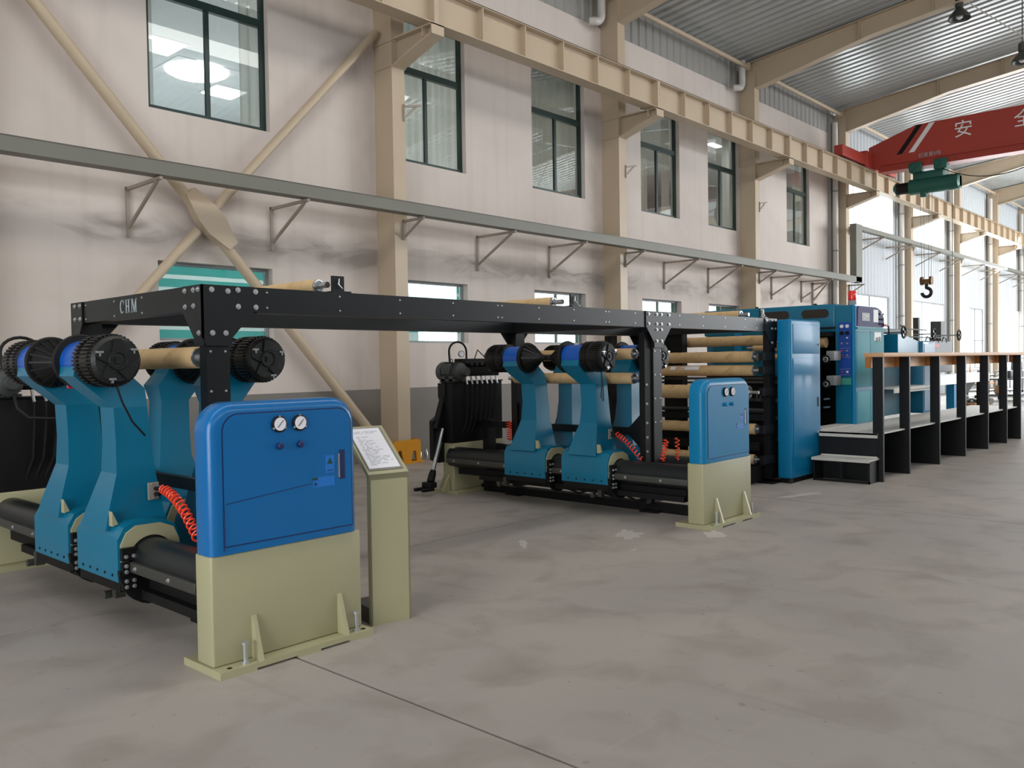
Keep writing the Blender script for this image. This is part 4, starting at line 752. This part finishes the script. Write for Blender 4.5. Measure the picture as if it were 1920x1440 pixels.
roller(9.95, 2.16, .055, 5.22, 6.85, 'kraft-wrapped roller on top of the black frame beside the teal housing'); pillow(10.2, 5.05, 2.115, 'small black bracket beside the teal housing')
roller(2.70, 1.665, .07, 5.2, 6.9, 'kraft-wrapped roller between the reel arms of the left stand', .03)
roller(7.56, 1.675, .06, 5.2, 6.9, 'upper of two kraft-wrapped rollers in the middle stand'); roller(7.56, 1.415, .06, 5.2, 6.9, 'lower of two kraft-wrapped rollers in the middle stand')
RL = [(10.15, 1.63, .072, 'kraft-wrapped roller, second from the top in the roller rack', False), (10.15, 1.455, .07, 'kraft-wrapped roller with a white paper label in the roller rack', True), (10.0, 1.18, .09, 'thick kraft-wrapped roller half hidden by the cyan cabinet', False), (10.2, .70, .07, 'kraft-wrapped roller behind the middle of the cyan cabinet', False), (10.15, .315, .062, 'lowest kraft-wrapped roller of the rack near the floor', False)]
for x, z, r, lab, st in RL: roller(x, z, r, 5.14, 6.95, lab, .02, .12, st)
roller(10.85, 1.85, .07, 5.2, 6.55, 'topmost kraft-wrapped roller in the rack behind the black frame'); roller(11.75, 1.76, .045, 5.1, 5.95, 'thin kraft roller just below the topmost one'); roller(11.75, 1.63, .04, 5.1, 6.0, 'thin pale kraft roller above the second rack roller')
fr = thing('roller_rack', 'dark rack uprights holding the kraft-wrapped rollers', 'rack', (10.35, 6.98, 0))
part('upright', MB().box(0, .12, 0, .14, 0, 2.05), M['black2'], fr, 0); part('upright', MB().box(-.75, -.6, .0, .1, 0, 1.95), M['black2'], fr, 0)
part('upright', MB().box(.15, .28, -.58, -.28, 0, 2.02), M['black2'], fr, 0)
part('back_panel', MB().box(.95, 1.0, -1.95, -.5, .08, 1.36), M['black2'], fr, 0); [part('back_slat', MB().box(.9, .93, -1.95, -.5, z_, z_+.04), M['dsteel'], fr, 0) for z_ in (.45, .75, 1.0, 1.25)]
part('tie_bar', MB().cyl((1.4, -1.9, .62), (1.4, .1, .62), .02, 8), M['dsteel'], fr); part('tie_bar', MB().cyl((.4, -1.9, 1.28), (.4, .1, 1.28), .015, 8), M['dsteel'], fr); part('tie_bar', MB().box(.05, .09, -1.85, .05, 1.33, 1.36), M['dsteel'], fr, 0); part('tie_bar', MB().cyl((.1, -1.85, .92), (.1, .1, .92), .03, 8), M['dsteel'], fr)
[part('lower_plate', MB().box(*b_), M['black2'], fr, 0) for b_ in ((-.6, .6, -1.86, -1.82, .02, .22), (.2, .25, -1.85, .05, .4, .6), (.2, .25, -1.85, .05, .02, .3), (-.1, -.05, -1.85, .05, .42, .52))]
for z in (1.63, 1.455, 1.18, .70, .315): part('bearing_block', MB().box(-.25, .06, -1.99, -1.93, z-.05, z+.05), M['black2'], fr, 0)
for z in (1.6, 1.12): part('fork', MB().ring((-.2, -1.9, z), (0, 1, 0), .05, .008, 16, 6), M['dsteel'], fr)
# ================================================================ TALL CABINET, PRINTER BODY
tc = thing('tall_cabinet', 'tall slim teal blue cabinet with two reflecting doors at the end of the black frame', 'cabinet', (10.42, 4.77, 0))
part('body', MB().box(0, .92, 0, .19, .06, 2.1, .025), M['cyan'], tc); part('plinth', MB().box(.05, .9, .03, .17, 0, .06), M['black2'], tc, 0)
for z0, z1 in ((1.66, 2.04), (.16, 1.60)): part('door', MB().box(.06, .87, -.008, .0, z0, z1, .003), M['cyan'], tc, 20)
part('door_lock', MB().cyl((.83, -.01, 1.78), (.83, -.02, 1.78), .012, 10), M['dsteel'], tc)
part('door_handle', MB().box(.80, .82, -.02, -.008, .95, 1.08), M['dsteel'], tc, 0); part('castor', MB().cyl((.06, .02, .03), (.06, .05, .03), .03, 12), M['dsteel'], tc)
# second, similar cabinet behind the frame on the far side
hs = thing('press_housing', 'wide teal housing with two dark oval slots behind the tall cabinet', 'machine', (12.62, 5.08, 0))
part('top_beam', MB().box(0, .9, .0, 2.2, 1.98, 2.4, .03), M['teal'], hs)
for y0, y1 in ((.10, .52), (.72, 1.16)): part('oval_slot', MB().prism([(y, z) for y, z in rrect(y0, y1, 2.2, 2.33, .06)], 0, -.006, .002), M['oval'], hs, 30, 'dark oval slot')
part('slot_bar', MB().box(-.02, .0, -.0, .42, 2.03, 2.06), M['black2'], hs, 0)
part('side_frame', MB().box(.1, .8, 1.9, 2.2, 0, 1.98), M['teal'], hs, 0); part('inner_frame', MB().box(.0, .7, .5, .62, 0, 1.9).box(.4, .5, .0, 2.0, .1, .75), M['black2'], hs, 0)
part('floor_pan', MB().box(-.6, .6, -.2, 2.0, .0, .55), M['deepteal'], hs, 0); part('back_plate', MB().box(.85, .9, .0, 2.2, .6, 1.98), M['black2'], hs, 0)
for z in (1.60, 1.24):
    part('valve', MB().box(-.35, -.1, -.12, .0, z-.04, z+.10, .01), M['grey'], hs, 30, 'pale cast valve body'); w_ = part('hand_wheel', MB().ring((-.36, -.0, z-.02), (-1, -.3, 0), .05, .014, 24, 8), M['black2'], hs); put('wheel_hub', MB().ring((-.365, -.0, z-.02), (-1, -.3, 0), .03, .007, 20, 6).cyl((-.38, 0, z-.02), (-.3, 0, z-.02), .012, 12).mesh('wheel_hub', M['steel']), w_)
part('knobs', MB().cyl((-.4, .02, 1.0), (-.2, .02, 1.0), .015, 10).cyl((-.4, .02, .88), (-.2, .02, .88), .015, 10), M['steel'], hs)
part('inner_roller', MB().cyl((-.1, .1, 1.83), (-.1, 1.6, 1.83), .08, 20), M['kraft'], hs); part('inner_beam', MB().box(-.2, .3, .02, .2, 1.92, 1.98), M['black2'], hs, 0)
for y in (.35, 1.3): part('lifting_knob', MB().lathe((.1, y, 2.4), (0, 0, 1), [(0, .03), (.015, .03), (.025, .015)], 12), M['black2'], hs)
tw = thing('control_tower', 'teal control tower with blue button strip and purple-grey head under the beacon', 'control cabinet', (12.62, 4.8, .6))
part('body', MB().prism([(0, 0), (1.15, 0), (1.15, 1.45), (1.13, 1.6), (1.02, 1.72), (.85, 1.77), (0, 1.77)], 1, 0, .28), M['teal'], tw, 30)
part('rounded_edge', MB().cyl((.02, .02, 0), (.02, .02, 1.76), .035, 16), M['cyan'], tw)
part('head_panel', MB().prism([(.05, 1.46), (1.14, 1.46), (1.12, 1.6), (1.01, 1.71), (.84, 1.755), (.12, 1.755), (.07, 1.72)], 1, -.03, -.0), M['greypurple'], tw, 0, 'purple-grey head panel')
part('name_plate', MB().box(.2, .5, -.036, -.03, 1.54, 1.66), M['grey'], tw, 0); text('CHM', .09, M['white'], tw, (.35, -.038, 1.6), (1, 0, 0), (0, 0, 1), depth=.001)
part('screen', MB().box(.66, .85, -.038, -.03, 1.53, 1.72), M['white'], tw, 0, 'pale display screen')
for x in (.91, .98, 1.05):
    for z in (1.66, 1.58, 1.51): part('button', MB().cyl((x, -.03, z), (x, -.05, z), .014, 10), M['black2'] if (x, z) != (.98, 1.66) else M['white'], tw)
part('emergency_button', MB().lathe((1.09, -.03, 1.49), (0, -1, 0), [(0, .012), (.03, .012), (.031, .028), (.045, .025)], 14), M['redp'], tw, 35, 'red mushroom button')
part('ledge', MB().box(.03, 1.15, -.035, 0, 1.41, 1.45), M['paleteal'], tw, 0)
for x0, x1 in ((.04, .56), (.57, 1.14)): part('door', MB().box(x0, x1, -.02, 0, .56, 1.40, .004), M['paleteal'], tw, 20); part('door', MB().box(x0, x1, -.02, 0, .04, .50, .004), M['paleteal'], tw, 20)
part('meter', MB().box(.72, 1.0, -.026, -.02, 1.25, 1.38), M['white'], tw, 0, 'white square meter'); part('meter_hooks', MB().ring((.82, -.03, 1.27), (0, 1, 0), .03, .004, 12, 6).ring((.93, -.03, 1.28), (0, 1, 0), .03, .004, 12, 6), M['dsteel'], tw)
part('door_handle', MB().box(.66, .69, -.035, -.02, .9, 1.06), M['deepteal'], tw, 0); part('loose_film', MB().tube([(.8, -.03, .52), (.9, -.05, .5), (1.0, -.06, .42), (1.04, -.04, .32)], .006, 5), M['paleteal'], tw)
def nx(p): return p
sp = part('button_strip', MB().box(-.012, -.0, .05, .23, .73, 1.52), M['panelblue'], tw, 0, 'royal blue button strip')
def disc(y, z, r, m, nm, h=.02): put(nm, MB().lathe((-.012, y, z), (-1, 0, 0), [(0, r), (h, r*.95)], 16).mesh(nm, m, 35), sp)
for y in (.18, .10): disc(y, 1.46, .026, M['white'], 'gauge'); disc(y, 1.36, .028, M['black2'], 'knob', .03); disc(y, 1.21, .014, M['grey'], 'switch'); disc(y, 1.10, .014, M['redp'] if y > .15 else M['grey'], 'button'); disc(y, 1.03, .014, M['redp'] if y > .15 else M['grey'], 'button')
disc(.1, 1.29, .012, M['white'], 'switch'); disc(.18, .79, .012, M['redp'], 'button'); disc(.1, .79, .016, M['white'], 'button')
put('print_frame', MB().box(-.014, -.012, .06, .215, .745, .748).box(-.014, -.012, .06, .215, .83, .833).box(-.014, -.012, .06, .215, 1.0, 1.003).box(-.014, -.012, .06, .215, 1.135, 1.138).mesh('pf', M['letter'], 0), sp)
part('green_label', MB().box(-.012, -.0, .05, .22, .6, .70), M['greenlabel'], tw, 0, 'green label plate')
bc = thing('beacon_lamp', 'red beacon lamp on a grey base on top of the control tower', 'lamp', (12.85, 4.92, 2.37))
part('lens', MB().lathe((0, 0, .08), (0, 0, 1), [(0, .06), (.01, .063), (.12, .06), (.14, .05), (.145, .02)], 24), M['lampred'], bc); part('base', MB().lathe((0, 0, 0), (0, 0, 1), [(0, .065), (.06, .062), (.08, .058)], 24), M['grey'], bc)
# far side tower seen between the rollers
fo = Vector((12.3-12.62, 6.9-5.08, .4))
def fbx(x0, x1, y0, y1, z0, z1, bev=0): return MB().box(x0+fo.x, x1+fo.x, y0+fo.y, y1+fo.y, z0+fo.z, z1+fo.z, bev)
ft = part('far_side_tower', fbx(.0, .6, -1.4, .05, 0, 1.62, .02), M['deepteal'], hs)
for nm_, b_, m_ in (('name_plate', (-.01, .0, -.32, -.12, 1.49, 1.56, .004), 'greypurple'), ('blue_post', (-.03, .0, -.48, -.36, 1.2, 1.6), 'cyan'), ('slot', (-.012, .0, -.78, -.52, 1.5, 1.55), 'black2'), ('lower_ledge', (-.1, 0, -1.2, -.4, .4, .5), 'deepteal')):
    put(nm_, fbx(*b_).mesh(nm_, M[m_], 0), ft)
put('coiled_pipe', MB().tube([(fo.x-.04+.02*math.sin(k*.5), fo.y-.85-.008*k, fo.z+1.55+.04*math.cos(k*.5)) for k in range(50)], .008, 6).mesh('coiled_pipe', M['collar']), ft)
# ================================================================ PLATFORM
pf = thing('walkway_platform', 'raised walkway with aluminium deck, black plates and an orange wooden rail', 'platform', (11.2, 3.92, 0))
PX = [.06, 1.06, 2.38, 3.71, 5.05, 6.32, 7.36]
part('deck', MB().box(0, 7.45, .06, .88, .60, .62).box(-.0, .02, .06, .82, .56, .62), M['tread'], pf, 0); part('deck_corner', MB().box(0, 1.4, .88, 1.15, .60, .625), M['tread'], pf, 0)
part('front_panel', MB().box(.03, .06, .06, .82, .0, .56), M['black'], pf, 0)
for i, x in enumerate(PX):
    part('post', MB().box(x-.02, x+.025, 0, .13, .0, 1.60), M['black'], pf, 0)
    if i: part('support_plate', MB().box(x-.01, x+.01, .13, .86, .0, .60), M['black'], pf, 0)
    if i: part('post_shade_block', MB().box(x-.02, x+.02, .13, .20, 1.46, 1.60), M['darkwood'], pf, 0)  # brown blocks added to stand for the shade beside each post
part('rail_board', MB().box(-.02, 7.45, -.03, .22, 1.60, 1.655, .006), M['wood'], pf)
for i in range(6): part('rail_face', MB().box(PX[i]+.03, PX[i+1]-.03, .20, .225, 1.46, 1.6), M['wood'], pf, 0)
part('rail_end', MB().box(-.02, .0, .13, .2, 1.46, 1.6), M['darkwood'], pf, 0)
st = thing('step_box', 'low black step box with an aluminium tread before the walkway', 'step', (10.94, 3.98, 0))
part('tread', MB().box(-.03, .34, -.01, .74, .285, .305).box(-.04, -.03, -.01, .74, .27, .305).box(.25, .27, 0, .73, .305, .325), M['tread'], st, 0)
part('box_shell', MB().box(0, .3, 0, .02, 0, .285).box(0, .3, .71, .73, 0, .285).box(0, .02, 0, .73, 0, .03).box(0, .02, 0, .73, .25, .285).box(0, .02, .35, .38, .03, .25).box(.28, .3, 0, .73, 0, .285), M['black'], st, 0)
# ================================================================ SECOND MACHINE behind the rail
m2 = thing('feeder_machine', 'teal and grey feeder machine with hand wheels behind the wooden rail', 'machine', (13.85, 4.8, .0))
part('body', MB().box(0, 1.85, .28, 1.6, .62, 1.85), M['deepteal'], m2, 0); part('front_block', MB().box(1.85, 2.5, .0, 1.4, .62, 1.86, .01), M['teal'], m2)
part('front_sheen', MB().box(1.9, 2.47, -.01, .0, .66, 1.82), M['sheenblue'], m2, 0, 'greyish blue painted reflection on the front block')  # lighter blue sheet paints the reflection on this face
part('hopper', MB().prism([(.75, 1.6), (1.9, 1.6), (1.9, 1.84), (1.0, 1.97), (.75, 1.97)], 1, .05, .7), M['teal'], m2, 0, 'teal sloping hopper')
part('side_box', MB().box(2.45, 3.9, .1, .9, 1.3, 1.88, .01), M['grey'], m2, 0, 'pale grey side box'); part('red_mark', MB().box(2.75, 3.05, .09, .1, 1.76, 1.82), M['redp'], m2, 0)
part('tread_shelf', MB().box(.03, 1.9, -.12, .28, 1.09, 1.11).box(.03, 1.9, -.13, -.12, 1.03, 1.11), M['tread'], m2, 0, 'aluminium tread shelf'); 
tt = MB()
for k in range(22): tt.box(.5+k*.06, .53+k*.06, -.131, -.13, 1.045, 1.075)
part('tread_slots', tt, M['dsteel'], m2, 0, stuff=True)
for x, z in ((1.03, 2.01), (2.62, 2.0), (4.16, 2.0)):
    hw = part('hand_wheel', MB().ring((x, .05, z), (0, 1, 0), .095, .017, 32, 8).cyl((x, .03, z), (x, .09, z), .025, 14), M['black'], m2); s_ = MB()
    for a in (0, 2.1, 4.2): s_.bar((x, .05, z), (x+.1*math.cos(a), .05, z+.1*math.sin(a)), .012, .012)
    put('spoke', s_.mesh('spoke', M['steel'], 0), hw)
part('wheel_axle', MB().cyl((1.03, .06, 2.01), (1.03, .4, 2.01), .012, 8).cyl((4.16, .06, 2.0), (4.16, .5, 2.0), .012, 8).cyl((2.62, .06, 2.0), (2.62, .4, 2.0), .012, 8), M['steel'], m2)
part('top_tube', MB().cyl((.1, .35, 2.03), (1.6, .35, 2.03), .05, 16).cyl((1.6, .35, 2.05), (2.2, .35, 2.06), .03, 12, .012).cyl((.0, .3, 1.95), (3.9, .3, 1.95), .012, 8).cyl((2.2, .35, 2.09), (3.2, .35, 2.09), .012, 8), M['grey'], m2)
part('black_clamp', MB().box(.0, .2, .25, .45, 1.93, 2.06, .01).cyl((.1, .35, 2.06), (.1, .35, 2.12), .03, 12), M['black2'], m2)
for x in (.78, 1.5, 2.4, 2.85, 3.35):
    cl = MB(); cl.tube([(x-.16, .2, 2.13), (x-.02, .2, 2.1), (x, .2, 1.97)], .012, 6) if x < 1.6 else cl.tube([(x-.1, .1, 1.86), (x, .1, 1.95), (x+.14, .1, 1.93), (x+.2, .1, 1.85)], .01, 6)
    part('clamp_lever', cl, M['black'], m2)
part('guide_post', MB().box(3.55, 3.65, .6, .7, 1.86, 2.35), M['grille'], m2, 0); part('guide_post', MB().box(4.6, 4.85, .5, .7, 1.88, 2.3), M['grille'], m2, 0)
lk = MB(); rnd = random.Random(3)
for k in range(16): x = 1.35+rnd.random()*1.0; lk.cbox((x, .3+rnd.random()*.3, 1.9), (.1, .06, .07))
part('linkages', lk, M['dsteel'], m2, 0, stuff=True)
# ================================================================ LECTERN
le = thing('notice_stand', 'khaki sloping notice stand beside the foreground cabinet', 'stand', (3.235, 4.175, 0), math.radians(-12))
part('front_panel', MB().box(0, .275, 0, .012, 0, .93).box(0, .012, 0, .03, 0, .92).box(.263, .275, 0, .03, 0, .92), M['khaki'], le, 0)
part('sloping_top', MB().prism([(0, .895), (0, .93), (.36, 1.2), (.36, 1.165)], 0, 0, .275), M['khaki'], le, 0)
part('shaded_foot', MB().box(.01, .265, .012, .3, 0, .1), M['grille'], le, 0, label='foot of the stand, painted dark for the shade inside')  # dark grey stands for the shadowed inside of the stand
sl = Vector((0, .36, .27)).normalized(); nn = Vector((0, -sl.z, sl.y))
def onslope(u0, u1, v0, v1, h0, h1, m, nm, par=le, label=None):
    o = Vector((0, 0, .93)); vs = [o+Vector((u, 0, 0))+sl*v+nn*h for h in (h0, h1) for u, v in ((u0, v0), (u1, v0), (u1, v1), (u0, v1))]
    p = put(nm, MB().add(vs, [(3, 2, 1, 0), (4, 5, 6, 7), (0, 1, 5, 4), (1, 2, 6, 5), (2, 3, 7, 6), (3, 0, 4, 7)]).mesh(nm, m, 0), par)
    if label: p['label'] = label
    return p
onslope(.015, .25, .03, .43, .001, .006, M['nylon'], 'clear_cover')
sh = thing('notice_sheet', 'white printed sheet lying on the sloping khaki stand', 'paper', (3.235, 4.175, 0), math.radians(-12))
onslope(.022, .235, .045, .42, .0065, .008, M['paper'], 'sheet', sh)
rnd = random.Random(5)
mbt = MB()
for k in range(26):
    v = .385-k*.0125; n = rnd.randint(1, 4)
    if k in (1, 2, 3) and k != 1: continue
    u = .035
    for j in range(n):
        L = rnd.uniform(.012, .05); u += rnd.uniform(.005, .02)
        if u+L > .22: break
        o = Vector((0, 0, .93)); vs = [o+Vector((a, 0, 0))+sl*b+nn*.0083 for a, b in ((u, v), (u+L, v), (u+L, v+.0035), (u, v+.0035))]; mbt.add(vs, [(0, 1, 2, 3)]); u += L
put('print_lines', mbt.mesh('print_lines', M['ink'], 0), sh)['kind'] = 'stuff'
# ================================================================ FAR CLUTTER
def table(x, y, w_, d, h, m, label, slab=.05, shelf=True):
    t = thing('work_table', label, 'table', (x, y, 0)); part('table_top', MB().box(-w_/2, w_/2, -d/2, d/2, h-slab, h), m, t, 0)
    for sx in (-1, 1):
        for sy in (-1, 1): part('leg', MB().box(sx*w_/2-sx*.06, sx*w_/2, sy*d/2-sy*.06, sy*d/2, 0, h-slab), m, t, 0)
    if shelf: part('shelf', MB().box(-w_/2, w_/2, -d/2, d/2, .2, .25), m, t, 0)
    return t
cv = thing('delivery_conveyor', 'pale beam on a blue leg with a black drop plate behind the far rail', 'conveyor', (24.1, 7.0, 0))
part('beam', MB().box(-2.6, 4.2, -.2, .2, .85, 1.1), M['white'], cv, 0); part('leg', MB().box(1.05, 1.25, -.1, .1, 0, .85), M['cyan'], cv, 0); part('leg', MB().box(4.0, 4.2, -.1, .1, 0, .85), M['black2'], cv, 0); part('drop_plate', MB().prism([(1.25, .85), (3.4, .85), (1.9, .35), (1.25, .35)], 1, -.05, .05), M['black2'], cv, 0)
table(37.5, 9.2, 1.8, .8, .85, M['dsteel'], 'low dark work table far behind the rail, leftmost of three'); table(34.0, 7.6, 1.8, 1.0, .8, M['grille'], 'grey steel work table far behind the rail, middle of three'); table(38.5, 8.3, 2.4, 1.0, 1.0, M['grey'], 'pale grey work table at the far right edge')
for i, (x, y, z, sx, sy, sz, m, lab) in enumerate(((34.0, 7.6, .8, .35, .3, .25, 'grille', 'dark machine part on the middle far table'), (33.6, 7.7, .25, .5, .3, .3, 'brown', 'brown carton on the shelf of the middle far table'), (37.3, 9.2, .85, .5, .3, .18, 'dsteel', 'steel casting on the leftmost far table'), (38.6, 8.3, 1.0, .6, .3, .35, 'grille', 'dark box on the pale far table'))):
    one('workpiece', MB().box(-sx/2, sx/2, -sy/2, sy/2, 0, sz, .03), M[m], lab, 'workpiece', (x, y, z))
pk = thing('machine_parts', 'heap of dark machine castings on the floor far behind the rail', 'heap', (30.2, 7.75, 0)); rnd = random.Random(11)
mb = MB()
for k in range(26):
    r = rnd.random(); x = rnd.uniform(-1, 1); y = rnd.uniform(-.3, .3); z = rnd.uniform(0, .35)*(1-abs(x)); mb.box(x-.15, x+.12, y-.1, y+.1, z, z+.16, .02) if r < .6 else mb.cyl((x, y-.1, z+.1), (x+.1, y+.12, z+.1), .1, 12)
part('castings', mb, M['dsteel'], pk, 30, stuff=True); part('base_pallet', MB().box(-1, 1, -.35, .35, 0, .12), M['brown'], pk, 0)
rk = thing('storage_rack', 'thin steel rack against the far wall behind the rail', 'rack', (43.5, 10.6, 0)); 
part('frame', MB().box(-1.5, 1.5, -.3, .3, 1.35, 1.4).box(-1.5, 1.5, -.3, .3, .3, .35).box(-1.5, -1.45, -.3, -.25, 0, 1.4).box(1.45, 1.5, -.3, -.25, 0, 1.4).box(-1.5, -1.45, .25, .3, 0, 1.4).box(1.45, 1.5, .25, .3, 0, 1.4), M['brown'], rk, 0)
for k in range(7): one('rack_bottle', MB().lathe((0, 0, 0), (0, 0, 1), [(0, .06), (.2, .06), (.24, .03), (.28, .03)], 10), M['grey'] if k % 2 else M['darkblue'], '%s can standing on the thin far rack' % ['first', 'second', 'third', 'fourth', 'fifth', 'sixth', 'seventh'][k], 'can', (42.3+k*.38, 10.55, 1.4), 'cans on the far rack')
# near-wall odds and ends
one('broom', MB().cyl((0, 0, 0), (.22, .35, .62), .012, 8).box(-.08, .08, -.03, .03, 0, .1), M['nylon'], 'greyish mop leaning at the foot of the brace near the first column', 'mop', (8.3, 10.7, 0))
for i in range(2): one('bottle', MB().lathe((0, 0, 0), (0, 0, 1), [(0, .03), (.1, .03), (.13, .013), (.16, .013)], 12), M['steel'], ['small shiny bottle at the foot of the first column', 'second small shiny bottle, further right of the first column'][i], 'bottle', (9.62+.14*i, 11.0, 0))
